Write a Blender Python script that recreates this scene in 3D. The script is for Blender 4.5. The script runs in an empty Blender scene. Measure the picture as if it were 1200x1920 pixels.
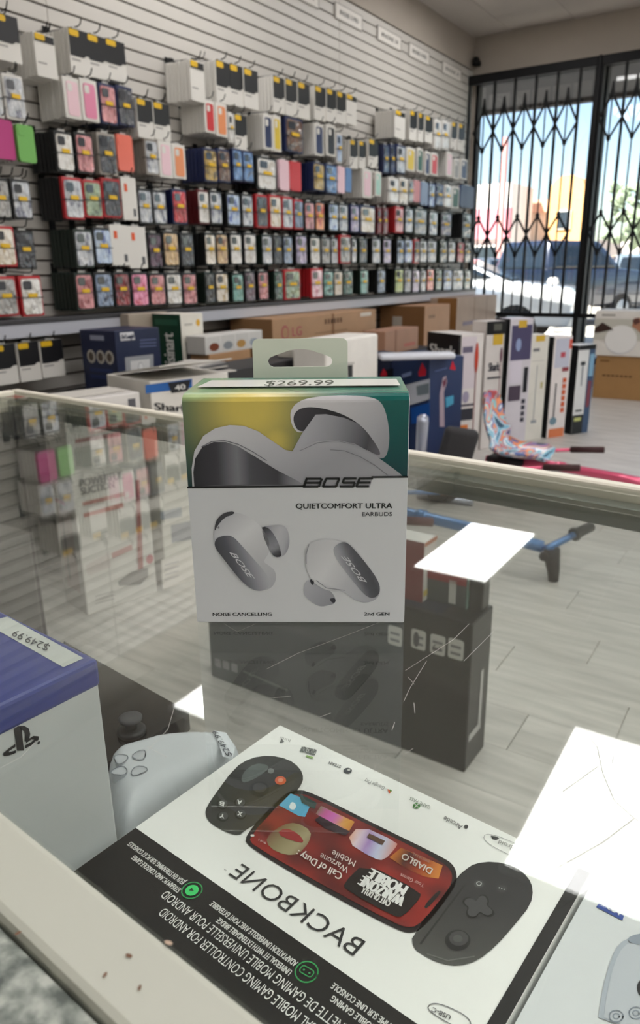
import bpy, bmesh, math, random
from mathutils import Vector, Matrix
from mathutils.geometry import delaunay_2d_cdt
random.seed(7)
S = bpy.context.scene
COL = S.collection

# ---------------------------------------------------------------- camera
F, CX, CY = 1370.0, 600.0, 960.0          # focal length in pixels of a 1200x1920 frame
CAMZ = 1.164
def _d(x, y): return Vector(((x-CX)/F, (y-CY)/F, 1.0)).normalized()
_Y = _d(1530, 497); _X = -_d(-1619, 540)
_X = (_X - _X.dot(_Y)*_Y).normalized(); _Z = _X.cross(_Y)
ROT = Matrix((_X, _Y, _Z))                # camera (x right, y down, z forward) -> world
CAM = Vector((0, 0, CAMZ))
cd = bpy.data.cameras.new('camera'); cam = bpy.data.objects.new('camera', cd); COL.objects.link(cam)
cd.sensor_fit = 'VERTICAL'; cd.sensor_height = 36.0; cd.lens = 36.0*F/1920.0
cd.clip_start = 0.01; cd.clip_end = 500
cd.dof.use_dof = True; cd.dof.focus_distance = 0.36; cd.dof.aperture_fstop = 18.0
m3 = Matrix((ROT @ Vector((1,0,0)), ROT @ Vector((0,-1,0)), -(ROT @ Vector((0,0,1))))).transposed()
cam.matrix_world = Matrix.Translation(CAM) @ m3.to_4x4()
S.camera = cam

# ---------------------------------------------------------------- sky, sun, exposure
W = bpy.data.worlds.new('world'); S.world = W; W.use_nodes = True
wn = W.node_tree; wn.nodes.clear()
sky = wn.nodes.new('ShaderNodeTexSky'); sky.sky_type = 'NISHITA'; sky.sun_disc = False
sky.sun_elevation = math.radians(52); sky.sun_rotation = math.radians(200); sky.air_density = 1.0; sky.dust_density = 1.0
bg = wn.nodes.new('ShaderNodeBackground'); bg.inputs['Strength'].default_value = 0.26
wo = wn.nodes.new('ShaderNodeOutputWorld')
wn.links.new(sky.outputs[0], bg.inputs[0]); wn.links.new(bg.outputs[0], wo.inputs[0])
sd = bpy.data.lights.new('sun', 'SUN'); sd.energy = 22.0; sd.angle = 0.01; sd.color = (1.0, 0.95, 0.88)
sun = bpy.data.objects.new('sun', sd); COL.objects.link(sun)
sun.rotation_euler = Vector((0.35, 0.62, -0.80)).to_track_quat('-Z', 'Y').to_euler()
LAMP = 7.6                                 # radiance of the ceiling light diffusers
S.view_settings.view_transform = 'Standard'; S.view_settings.look = 'None'
S.view_settings.exposure = 0.12; S.view_settings.gamma = 1.0; S.view_settings.use_curve_mapping = False
try:
    S.cycles.transparent_max_bounces = 32; S.cycles.max_bounces = 10
except Exception: pass

# ---------------------------------------------------------------- helpers: measuring
def ray(x, y): return ROT @ Vector(((x-CX)/F, (y-CY)/F, 1.0))
def onz(x, y, z): r = ray(x, y); return CAM + r*((z-CAMZ)/r.z)
def onx(x, y, X): r = ray(x, y); return CAM + r*(X/r.x)
def ony(x, y, Y): r = ray(x, y); return CAM + r*(Y/r.y)

# ---------------------------------------------------------------- helpers: materials
def lin(h):
    h = h.lstrip('#'); o = []
    for i in (0, 2, 4):
        c = int(h[i:i+2], 16)/255
        o.append(c/12.92 if c <= .04045 else ((c+.055)/1.055)**2.4)
    return (o[0], o[1], o[2], 1)
MATS = {}
def mat(name, col='#888888', rough=.5, metal=0, spec=.5, coat=0, emit=0, noise=0, nscale=20, bump=0, bscale=80, trans=0):
    if name in MATS: return MATS[name]
    m = bpy.data.materials.new(name); m.use_nodes = True; MATS[name] = m
    nt = m.node_tree; b = nt.nodes['Principled BSDF']; c = lin(col)
    b.inputs['Base Color'].default_value = c; b.inputs['Roughness'].default_value = rough
    b.inputs['Metallic'].default_value = metal; b.inputs['Specular IOR Level'].default_value = spec
    b.inputs['Coat Weight'].default_value = coat; b.inputs['Coat Roughness'].default_value = .08
    if trans: b.inputs['Transmission Weight'].default_value = trans
    if emit:
        b.inputs['Emission Color'].default_value = c; b.inputs['Emission Strength'].default_value = emit
    if noise or bump:
        tc = nt.nodes.new('ShaderNodeTexCoord')
    if noise:
        n = nt.nodes.new('ShaderNodeTexNoise'); n.inputs['Scale'].default_value = nscale; n.inputs['Detail'].default_value = 6
        r = nt.nodes.new('ShaderNodeMapRange'); r.inputs[1].default_value = .3; r.inputs[2].default_value = .7
        r.inputs[3].default_value = 1-noise; r.inputs[4].default_value = 1+noise*.5
        mx = nt.nodes.new('ShaderNodeMix'); mx.data_type = 'RGBA'; mx.blend_type = 'MULTIPLY'; mx.inputs[0].default_value = 1
        nt.links.new(tc.outputs['Object'], n.inputs['Vector']); nt.links.new(n.outputs[0], r.inputs[0])
        mx.inputs[6].default_value = c; nt.links.new(r.outputs[0], mx.inputs[7]); nt.links.new(mx.outputs[2], b.inputs['Base Color'])
    if bump:
        n = nt.nodes.new('ShaderNodeTexNoise'); n.inputs['Scale'].default_value = bscale
        bp = nt.nodes.new('ShaderNodeBump'); bp.inputs['Strength'].default_value = bump; bp.inputs['Distance'].default_value = .01
        nt.links.new(tc.outputs['Object'], n.inputs['Vector']); nt.links.new(n.outputs[0], bp.inputs['Height']); nt.links.new(bp.outputs[0], b.inputs['Normal'])
    return m
def print_mat(name, rough, coat=0):        # flat print: colours from the printed artwork
    m = mat(name, rough=rough, coat=coat); nt = m.node_tree
    nt.nodes['Principled BSDF'].inputs['Specular IOR Level'].default_value = .25
    a = nt.nodes.new('ShaderNodeVertexColor'); a.layer_name = 'ink'
    nt.links.new(a.outputs[0], nt.nodes['Principled BSDF'].inputs['Base Color']); return m
INK = print_mat('printed_ink', .42); INKG = print_mat('printed_ink_gloss', .25, .4)
def objcol_mat(name, pattern, rough, coat, bump=0):
    m = mat(name, rough=rough, coat=coat); nt = m.node_tree; b = nt.nodes['Principled BSDF']
    oi = nt.nodes.new('ShaderNodeObjectInfo'); tc = nt.nodes.new('ShaderNodeTexCoord')
    if pattern:
        ad = nt.nodes.new('ShaderNodeVectorMath'); ad.operation = 'ADD'
        cb = nt.nodes.new('ShaderNodeCombineXYZ')
        ml = nt.nodes.new('ShaderNodeMath'); ml.operation = 'MULTIPLY'; ml.inputs[1].default_value = 50
        nt.links.new(oi.outputs['Random'], ml.inputs[0])
        for i in range(3): nt.links.new(ml.outputs[0], cb.inputs[i])
        nt.links.new(tc.outputs['Object'], ad.inputs[0]); nt.links.new(cb.outputs[0], ad.inputs[1])
        n = nt.nodes.new('ShaderNodeTexNoise'); n.inputs['Scale'].default_value = 3.2; n.inputs['Detail'].default_value = 2
        nt.links.new(ad.outputs[0], n.inputs['Vector'])
        r = nt.nodes.new('ShaderNodeValToRGB'); e = r.color_ramp.elements
        e[0].position = .36; e[0].color = (.06, .05, .06, 1); e[1].position = .66; e[1].color = (.75, .72, .7, 1)
        k = e.new(.46); k.color = (.5, .5, .5, 1); k = e.new(.56); k.color = (.5, .5, .5, 1)
        nt.links.new(n.outputs[0], r.inputs[0])
        mx = nt.nodes.new('ShaderNodeMix'); mx.data_type = 'RGBA'; mx.blend_type = 'OVERLAY'; mx.inputs[0].default_value = .8
        nt.links.new(oi.outputs['Color'], mx.inputs[6]); nt.links.new(r.outputs[0], mx.inputs[7]); nt.links.new(mx.outputs[2], b.inputs['Base Color'])
    else:
        nt.links.new(oi.outputs['Color'], b.inputs['Base Color'])
    if bump:
        n = nt.nodes.new('ShaderNodeTexNoise'); n.inputs['Scale'].default_value = 4.0
        bp = nt.nodes.new('ShaderNodeBump'); bp.inputs['Strength'].default_value = bump; bp.inputs['Distance'].default_value = .05
        nt.links.new(tc.outputs['Object'], n.inputs['Vector']); nt.links.new(n.outputs[0], bp.inputs['Height'])
        nt.links.new(bp.outputs[0], b.inputs['Coat Normal']); nt.links.new(bp.outputs[0], b.inputs['Normal'])
    return m
CASEART = objcol_mat('pouched_case_art', True, .3, 1.0, .5); SOLID = objcol_mat('moulded_case', False, .45, .2); CARD = objcol_mat('coloured_card', False, .5, .15)
def glass_mat(name, tint='#fbfdfb'):       # clear sheet glass: fresnel reflection over straight transmission
    m = bpy.data.materials.new(name); m.use_nodes = True; nt = m.node_tree; nt.nodes.clear(); MATS[name] = m
    g = nt.nodes.new('ShaderNodeNewGeometry'); mx = nt.nodes.new('ShaderNodeMix'); mx.data_type = 'FLOAT'
    mx.inputs[2].default_value = 1.52; mx.inputs[3].default_value = 1/1.52
    fr = nt.nodes.new('ShaderNodeFresnel'); tr = nt.nodes.new('ShaderNodeBsdfTransparent'); tr.inputs[0].default_value = lin(tint)
    gl = nt.nodes.new('ShaderNodeBsdfGlossy'); gl.inputs['Roughness'].default_value = 0.0; gl.inputs[0].default_value = (1,1,1,1)
    ms = nt.nodes.new('ShaderNodeMixShader'); o = nt.nodes.new('ShaderNodeOutputMaterial')
    nt.links.new(g.outputs['Backfacing'], mx.inputs[0]); nt.links.new(mx.outputs[0], fr.inputs[0])
    nt.links.new(fr.outputs[0], ms.inputs[0]); nt.links.new(tr.outputs[0], ms.inputs[1]); nt.links.new(gl.outputs[0], ms.inputs[2]); nt.links.new(ms.outputs[0], o.inputs[0])
    return m
GLASS = glass_mat('sheet_glass'); GLASSW = glass_mat('window_glass', '#fbfdfc')

# ---------------------------------------------------------------- helpers: meshes and objects
def world(o):
    m = o.matrix_basis.copy()
    return world(o.parent) @ o.matrix_parent_inverse @ m if o.parent else m
def mesh(name, v, f, mats=(), smooth=False):
    me = bpy.data.meshes.new(name); me.from_pydata([tuple(p) for p in v], [], f); me.update()
    for m in (mats if isinstance(mats, (list, tuple)) else [mats]): me.materials.append(m)
    if smooth: me.shade_smooth()
    return me
def link(name, me, parent=None, loc=None):
    o = bpy.data.objects.new(name, me); COL.objects.link(o)
    if loc is not None: o.location = loc
    if parent is not None:
        o.parent = parent; o.matrix_parent_inverse = world(parent).inverted()
    return o
def obj(name, vf, m, parent=None, smooth=False):     # vertices given in world space; origin moved to the base centre
    v, f = vf; v = [Vector(p) for p in v]
    c = Vector(((min(p.x for p in v)+max(p.x for p in v))/2, (min(p.y for p in v)+max(p.y for p in v))/2, min(p.z for p in v)))
    return link(name, mesh(name, [p-c for p in v], f, m, smooth), parent, c)
def tag(o, label=None, cat=None, group=None, kind=None):
    if label: o['label'] = label
    if cat: o['category'] = cat
    if group: o['group'] = group
    if kind: o['kind'] = kind
    return o
def empty(name, loc, label=None, cat=None, group=None, kind=None):
    o = bpy.data.objects.new(name, None); COL.objects.link(o); o.location = loc; o.empty_display_size = .05
    return tag(o, label, cat, group, kind)
def join(*vfs):
    V, Fc = [], []
    for v, f in vfs:
        k = len(V); V += list(v); Fc += [tuple(i+k for i in q) for q in f]
    return V, Fc
def bmvf(bm):
    bm.verts.index_update(); r = ([v.co.copy() for v in bm.verts], [tuple(v.index for v in f.verts) for f in bm.faces]); bm.free(); return r
def box(x0, x1, y0, y1, z0, z1, bev=0, seg=2):
    v = [(x, y, z) for x in (x0, x1) for y in (y0, y1) for z in (z0, z1)]
    f = [(0,1,3,2), (4,6,7,5), (0,4,5,1), (2,3,7,6), (0,2,6,4), (1,5,7,3)]
    if not bev: return [Vector(p) for p in v], f
    bm = bmesh.new(); vs = [bm.verts.new(p) for p in v]
    for q in f: bm.faces.new([vs[i] for i in q])
    bmesh.ops.bevel(bm, geom=bm.edges[:], offset=bev, segments=seg, affect='EDGES', profile=.5)
    return bmvf(bm)
def xf(vf, M): return [M @ Vector(p) for p in vf[0]], vf[1]
def rotz(cx, cy, deg): return Matrix.Translation((cx, cy, 0)) @ Matrix.Rotation(math.radians(deg), 4, 'Z') @ Matrix.Translation((-cx, -cy, 0))
def tube(pts, r, n=8, cap=True):
    pts = [Vector(p) for p in pts]; V = []; Fc = []; up = None
    rr = r if isinstance(r, (list, tuple)) else [r]*len(pts)
    for i, p in enumerate(pts):
        t = (pts[min(i+1, len(pts)-1)] - pts[max(i-1, 0)]).normalized()
        a = t.orthogonal().normalized() if up is None else (up - up.dot(t)*t).normalized()
        up = a; b = t.cross(a)
        for k in range(n):
            q = 2*math.pi*k/n; V.append(p + (a*math.cos(q)+b*math.sin(q))*rr[i])
    for i in range(len(pts)-1):
        for k in range(n):
            Fc.append((i*n+k, i*n+(k+1) % n, (i+1)*n+(k+1) % n, (i+1)*n+k))
    if cap: Fc += [tuple(range(n))[::-1], tuple((len(pts)-1)*n+k for k in range(n))]
    return V, Fc
def lathe(prof, c, axis=Vector((0,0,1)), n=20):      # prof: (radius, height) along axis
    axis = Vector(axis).normalized(); a = axis.orthogonal().normalized(); b = axis.cross(a); c = Vector(c); V = []; Fc = []
    for r, h in prof:
        for k in range(n):
            q = 2*math.pi*k/n; V.append(c + axis*h + (a*math.cos(q)+b*math.sin(q))*max(r, 1e-5))
    for i in range(len(prof)-1):
        for k in range(n): Fc.append((i*n+k, i*n+(k+1) % n, (i+1)*n+(k+1) % n, (i+1)*n+k))
    Fc += [tuple(range(n))[::-1], tuple((len(prof)-1)*n+k for k in range(n))]
    return V, Fc
def prism(pts, O, U, V_, N, d):                      # 2D outline extruded from plane by d along N
    k = len(pts); O = Vector(O); A = [O+U*p[0]+V_*p[1] for p in pts]; B = [a+N*d for a in A]
    f = [tuple(range(k))[::-1], tuple(range(k, 2*k))] + [(i, (i+1) % k, k+(i+1) % k, k+i) for i in range(k)]
    return A+B, f
def rrect(x0, y0, x1, y1, r, n=5):
    o = []
    for cx, cy, a in ((x1-r, y0+r, -90), (x1-r, y1-r, 0), (x0+r, y1-r, 90), (x0+r, y0+r, 180)):
        for i in range(n+1):
            q = math.radians(a+90*i/n); o.append((cx+r*math.cos(q), cy+r*math.sin(q)))
    return o
def ell(cx, cy, rx, ry, n=28, rot=0):
    c, s = math.cos(rot), math.sin(rot); o = []
    for i in range(n):
        x, y = rx*math.cos(2*math.pi*i/n), ry*math.sin(2*math.pi*i/n); o.append((cx+x*c-y*s, cy+x*s+y*c))
    return o
def smooth_loop(p, it=2):                            # chaikin
    for _ in range(it):
        q = []
        for i in range(len(p)):
            a, b = p[i], p[(i+1) % len(p)]
            q += [(a[0]*.75+b[0]*.25, a[1]*.75+b[1]*.25), (a[0]*.25+b[0]*.75, a[1]*.25+b[1]*.75)]
        p = q
    return p
def cdt(pts, grid=None):
    n = len(pts); v = [Vector(p) for p in pts]; e = [(i, (i+1) % n) for i in range(n)]
    if grid:
        xs = [p[0] for p in pts]; ys = [p[1] for p in pts]
        i = min(xs)+grid*.5
        while i < max(xs):
            j = min(ys)+grid*.5
            while j < max(ys): v.append(Vector((i+random.uniform(-.1,.1)*grid, j))); j += grid
            i += grid
    r = delaunay_2d_cdt(v, e, [], 1, 1e-9)
    return [tuple(p) for p in r[0]], [tuple(q) for q in r[2]]
_T = {}
def text_geo(body, bold=0.0, shear=0.0):
    key = (body, bold, shear)
    if key in _T: return _T[key]
    cu = bpy.data.curves.new('t', 'FONT'); cu.body = body; cu.size = 1; cu.offset = bold; cu.shear = shear; cu.resolution_u = 3; cu.fill_mode = 'FRONT'
    o = bpy.data.objects.new('t', cu); me = bpy.data.meshes.new_from_object(o)
    v = [(p.co.x, p.co.y) for p in me.vertices]; f = [tuple(q.vertices) for q in me.polygons]
    bpy.data.objects.remove(o); bpy.data.curves.remove(cu); bpy.data.meshes.remove(me)
    if v:
        x0 = min(p[0] for p in v); x1 = max(p[0] for p in v); v = [((p[0]-x0)/(x1-x0), p[1]/.73) for p in v]
    _T[key] = (v, f, (x1-x0)/.73 if v else 1); return _T[key]
class Face:                                          # a flat side of a thing, for print
    def __init__(s, O, U, V_, eps=.00025):
        s.O = Vector(O); s.U = Vector(U).normalized(); s.V = Vector(V_).normalized(); s.N = s.U.cross(s.V); s.eps = eps
        s.v = []; s.f = []; s.c = []
        s.w = Vector(U).length; s.h = Vector(V_).length
    def P(s, x, y):
        r = ray(x, y); t = (s.O-CAM).dot(s.N)/r.dot(s.N); q = CAM + r*t - s.O; return (q.dot(s.U), q.dot(s.V))
    def px(s, pts): return [s.P(*p) for p in pts]
    def tris(s, v, f, col, lay):
        k = len(s.v)
        for p in v:
            s.v.append(s.O + s.U*p[0] + s.V*p[1] + s.N*(s.eps*lay)); s.c.append(col(*p) if callable(col) else lin(col))
        s.f += [tuple(i+k for i in q) for q in f]
    def poly(s, pts, col, lay=1, grid=None):
        v, f = cdt(pts, grid); s.tris(v, f, col, lay)
    def pxpoly(s, pts, col, lay=1, grid=None): s.poly(s.px(pts), col, lay, grid)
    def fr(s, x0, y0, x1, y1, col, lay=1, r=0):      # rectangle in fractions of the face
        p = rrect(x0*s.w, y0*s.h, x1*s.w, y1*s.h, r) if r else [(x0*s.w, y0*s.h), (x1*s.w, y0*s.h), (x1*s.w, y1*s.h), (x0*s.w, y1*s.h)]
        s.poly(p, col, lay)
    def fe(s, cx, cy, rx, ry, col, lay=2, rot=0): s.poly(ell(cx*s.w, cy*s.h, rx*s.w, ry*s.h, 20, rot), col, lay)
    def fp(s, pts, col, lay=2): s.poly([(a*s.w, b*s.h) for a, b in pts], col, lay)
    def line(s, pts, w, col, lay=2):                 # stroke in face metres
        V = []; n = len(pts)
        for i, p in enumerate(pts):
            a = pts[max(i-1, 0)]; b = pts[min(i+1, n-1)]; d = Vector((b[0]-a[0], b[1]-a[1])).normalized()
            V += [(p[0]-d.y*w/2, p[1]+d.x*w/2), (p[0]+d.y*w/2, p[1]-d.x*w/2)]
        s.tris(V, [(2*i, 2*i+1, 2*i+3, 2*i+2) for i in range(n-1)], col, lay)
    def ring(s, pts, w, col, lay=2): s.line(list(pts)+[pts[0], pts[1]], w, col, lay)
    def text(s, body, p0, p1, p2, col, lay=3, bold=0., shear=0.):   # baseline start, baseline end, top of start (face metres)
        v, f, _ = text_geo(body, min(bold, 0.), shear); d = Vector((p1[0]-p0[0], p1[1]-p0[1])).normalized()*math.hypot(p2[0]-p0[0], p2[1]-p0[1])*bold*1.6
        for k in ((-1, 0, 1) if bold > 0 else (0,)): s.tris([(k*d.x+p0[0]+(p1[0]-p0[0])*a+(p2[0]-p0[0])*b, k*d.y+p0[1]+(p1[1]-p0[1])*a+(p2[1]-p0[1])*b) for a, b in v], f, col, lay+.3*(k+1))
    def pxtext(s, body, p0, p1, p2, col, lay=3, bold=0., shear=0.): s.text(body, s.P(*p0), s.P(*p1), s.P(*p2), col, lay, bold, shear)
    def ft(s, body, x0, y0, x1, hh, col, lay=3, bold=0.01, vert=False):   # text in face fractions
        if vert: s.text(body, (x0*s.w, y0*s.h), (x0*s.w, x1*s.h), ((x0-hh)*s.w, y0*s.h), col, lay, bold)
        else: s.text(body, (x0*s.w, y0*s.h), (x1*s.w, y0*s.h), (x0*s.w, (y0+hh)*s.h), col, lay, bold)
    def build(s, name, parent, m=None, label=None):
        if not s.v: return None
        c = parent.location if parent and not parent.parent else world(parent).translation
        me = mesh(name, [p-c for p in s.v], s.f, m or INK)
        a = me.color_attributes.new('ink', 'FLOAT_COLOR', 'POINT')
        a.data.foreach_set('color', [x for q in s.c for x in q])
        o = link(name, me, parent, c)
        if label: o['label'] = label
        return o
class Carton:                                        # a box with three printable sides: +X-ish front, -Y-ish end, top
    def __init__(s, name, label, cat, x0, x1, y0, y1, z0, z1, col, rot=0, piv=None, bev=.004, group=None, rough=.5, eps=.0012, noise=.06):
        piv = piv or (x1, y0); M = rotz(piv[0], piv[1], rot)
        mm = mat('board_'+col.strip('#')+('_%d' % (rough*100)), col, rough, noise=noise, nscale=9)
        s.o = obj(name, xf(box(x0, x1, y0, y1, z0, z1, bev, 2), M), mm); tag(s.o, label, cat, group)
        T = lambda p: M @ Vector(p); D = lambda p: M.to_3x3() @ Vector(p)
        s.fx = Face(T((x1, y0, z0)), D((0, y1-y0, 0)), (0, 0, z1-z0), eps)
        s.fy = Face(T((x0, y0, z0)), D((x1-x0, 0, 0)), (0, 0, z1-z0), eps)
        s.ft = Face(T((x0, y0, z1)), D((x1-x0, 0, 0)), D((0, y1-y0, 0)), eps)
        s.M = M
    def done(s, m=None):
        s.fx.build('front_print', s.o, m); s.fy.build('side_print', s.o, m); s.ft.build('top_print', s.o, m); return s.o

XW, YW, ZC = -3.22, 7.92, 3.36            # slatwall plane, window wall plane, ceiling height

# ================================================================ the shop shell
def floor_material():
    m = mat('grey_vinyl_plank', '#a39d90', .38); nt = m.node_tree; b = nt.nodes['Principled BSDF']
    tc = nt.nodes.new('ShaderNodeTexCoord'); mp = nt.nodes.new('ShaderNodeMapping'); mp.inputs['Scale'].default_value = (1.6, 14, 1)
    oi = nt.nodes.new('ShaderNodeObjectInfo'); n = nt.nodes.new('ShaderNodeTexNoise'); n.inputs['Scale'].default_value = 2.2; n.inputs['Detail'].default_value = 8
    n.noise_dimensions = '4D'; nt.links.new(oi.outputs['Random'], n.inputs['W'])
    r = nt.nodes.new('ShaderNodeValToRGB'); e = r.color_ramp.elements
    e[0].position = .3; e[0].color = lin('#a8a49e'); e[1].position = .75; e[1].color = lin('#d0ccc6')
    nt.links.new(tc.outputs['Object'], mp.inputs[0]); nt.links.new(mp.outputs[0], n.inputs['Vector']); nt.links.new(n.outputs[0], r.inputs[0]); nt.links.new(r.outputs[0], b.inputs['Base Color'])
    return m
FLOORM = floor_material()
XR, YB = 4.4, -3.2                        # right and rear walls (out of view)
fl = tag(obj('floor', box(XW-.1, XR+.1, YB-.1, YW+.12, -.12, -.006), FLOORM), 'grey wood plank floor of the shop', None, None, 'structure')
pl_me = mesh('plank', *box(-.6088, .6088, -.0898, .0898, -.006, 0, .0005, 1), FLOORM)
yy = .95; r_ = 0
while yy < YW-.05:
    xx = -3.2 + .61*((r_*.37) % 1)
    while xx < .9:
        link('plank', pl_me, fl, (xx+.609, yy, 0)); xx += 1.22
    yy += .18; r_ += 1
WALLP = mat('beige_wall_paint', '#a89f94', .8, noise=.04, nscale=3)
WALLL = mat('pale_wall_paint', '#d6d2ca', .8, noise=.04, nscale=3)
SLAT = mat('white_slatwall_laminate', '#c0bcb5', .45, noise=.03, nscale=4); GROOVE = mat('brown_slatwall_core', '#3b2c22', .8)
wl = tag(obj('wall_left', box(XW-.12, XW-.02, YB, YW+.1, 0, ZC), GROOVE), 'white slatwall with dark horizontal grooves', None, None, 'structure')
ZS = 3.07; PITCH = .0704
seams = [YB, -2.61, .03, 2.67, 5.31, YW-.005]
sl = {}
for a, b in zip(seams[:-1], seams[1:]):
    L = b-a-.003; k = round(L, 3)
    if k not in sl: sl[k] = mesh('slat', *box(-.02, 0, -L/2, L/2, 0, PITCH-.0095, .0015, 1), SLAT)
    for i in range(43): link('slat', sl[k], wl, (XW, (a+b)/2, ZS-(i+1)*PITCH))
tag(obj('trim_1', box(XW-.02, XW+.002, YB, YW, ZS+.002, ZC), WALLP), 'plain grey painted wall above the slatwall', None, None, 'structure')
tag(obj('baseboard_left', box(XW-.015, XW+.004, YB, YW, 0, .038, .002, 1), mat('dark_vinyl_base', '#2b2a2a', .5)), 'dark baseboard below slatwall', None, None, 'structure')
tag(obj('wall_right', box(XR, XR+.1, YB, YW, 0, ZC), WALLL), 'beige side wall', None, None, 'structure')
tag(obj('wall_rear', box(XW-.1, XR+.1, YB-.1, YB, 0, ZC), WALLL), 'beige rear wall', None, None, 'structure')
ZF = 2.985                                # top of the shop window
tag(obj('wall_front', join(box(XW-.12, XR+.1, YW, YW+.14, ZF, ZC+.1), box(XW-.12, XW+.03, YW, YW+.14, 0, ZF), box(XR-.2, XR+.1, YW, YW+.14, 0, ZF), box(XW+.03, XR-.2, YW, YW+.14, -.1, .22)), WALLP), 'beige wall header over the barred shop window', None, None, 'structure')
# ceiling: panels in a grid, light panels mounted under it
CEILM = mat('ceiling_tile', '#bdb6af', .9, bump=.25, bscale=140); VOID = mat('ceiling_void', '#2a2725', .9)
ce = tag(obj('ceiling', box(XW-.1, XR+.1, YB-.1, YW+.1, ZC+.02, ZC+.08), VOID), 'suspended tile ceiling', None, None, 'structure')
CW, CL = .604, 1.21
cx0, cy0 = -2.843-CW*2, YW-.01-CL*10
tile_me = mesh('ceiling_tile', *box(-CW/2+.0015, CW/2-.0015, -CL/2+.0015, CL/2-.0015, 0, .018, .002, 1), CEILM)
for i in range(0, 15):
    for j in range(0, 10):
        x, y = cx0+(i+.5)*CW, cy0+(j+.5)*CL
        if x < XW-.1 or y < YB-.5 or x > XR+.2: continue
        link('ceiling_tile', tile_me, ce, (x, y-(.035 if (i, j) == (2, 9) else 0), ZC))
DIFF = mat('light_diffuser', '#fffdfd', .4, emit=LAMP)
FRM = mat('light_frame_white', '#e6e4df', .5)
LIGHTS = [(-2.25, 6.18, 'over the barred window end of the slatwall'), (-2.58, 3.34, 'over the middle of the slatwall'), (-.45, 3.2, 'mirrored at right in the counter glass'), (1.5, 6.3, 'over the right part of the shop window'), (1.5, 3.2, 'over the middle of the shop floor'), (3.4, 6.3, 'at the far right window corner'), (3.4, 3.2, 'along the right wall'),
          (-.9, .75, 'added as fill over the left half of the counter'), (.6, .75, 'added as fill over the camera side of the counter'), (2.1, .75, 'added as fill right of the counter'), (3.5, .75, 'added as fill beside the right wall behind counter'), (.9, 4.85, 'added as fill over the open floor near wide window'), (.95, 2.0, 'added as fill over the floor right of the counter front'), (2.1, -.9, 'added as fill behind the counter on the right'), (3.5, -.9, 'added as fill in the rear by right wall'), (2.7, -2.4, 'added as fill by the rear wall on the right')]  # panels of this line lie out of view, added to brighten counter and floor
LW, LL = .62, 1.24
for k, (x, y, wh) in enumerate(LIGHTS):
    z = ZC-.03; LW, LL = (.70, 1.40) if k == 0 else (.62, 1.24)
    t = empty('ceiling_light', (x, y, z), 'white rectangular ceiling light panel ' + wh, 'ceiling light', 'ceiling light panels')
    obj('diffuser', box(x-LW/2+.02, x+LW/2-.02, y-LL/2+.02, y+LL/2-.02, z, z+.006), DIFF, t)
    obj('frame', join(box(x-LW/2, x+LW/2, y-LL/2, y-LL/2+.02, z-.004, ZC-.001), box(x-LW/2, x+LW/2, y+LL/2-.02, y+LL/2, z-.004, ZC-.001),
        box(x-LW/2, x-LW/2+.02, y-LL/2+.02, y+LL/2-.02, z-.004, ZC-.001), box(x+LW/2-.02, x+LW/2, y-LL/2+.02, y+LL/2-.02, z-.004, ZC-.001)), FRM, t)
# ================================================================ shop window, security gates
BLK = mat('black_painted_metal', '#060608', .6, 0, .25); BLK2 = mat('black_gate_steel', '#050507', .6, 0, .25)
MULL = [-3.19, -1.93, .62, 3.0, XR-.2]
for i in range(4):
    a, b = MULL[i], MULL[i+1]
    w = empty('window_%d' % (i+1), ((a+b)/2, YW+.05, .22), kind='structure'); w['label'] = ['narrow shop window beside the slatwall corner', 'wide shop window right of the thick black mullion', 'shop window further along the front', 'last shop window of the front'][i]
    g = obj('pane', box(a+.03, b-.03, YW+.07, YW+.076, .26, ZF-.04), GLASSW, w)
    obj('frame', join(box(a-.02, a+.03, YW+.02, YW+.12, .22, ZF), box(b-.03, b+.02, YW+.02, YW+.12, .22, ZF), box(a, b, YW+.02, YW+.12, ZF-.05, ZF), box(a, b, YW+.02, YW+.12, .22, .28)), BLK, w)
YG = 7.75
def flat_bar(p, q, w, t=.006):            # flat steel strip between two points in the gate plane
    p = Vector(p); q = Vector(q); d = (q-p).normalized(); n = Vector((0, 1, 0)); s = d.cross(n)*w/2; e = n*t/2
    v = [p-s-e, p+s-e, p+s+e, p-s+e, q-s-e, q+s-e, q+s+e, q-s+e]
    return v, [(0,3,2,1), (4,5,6,7), (0,1,5,4), (1,2,6,5), (2,3,7,6), (3,0,4,7)]
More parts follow.
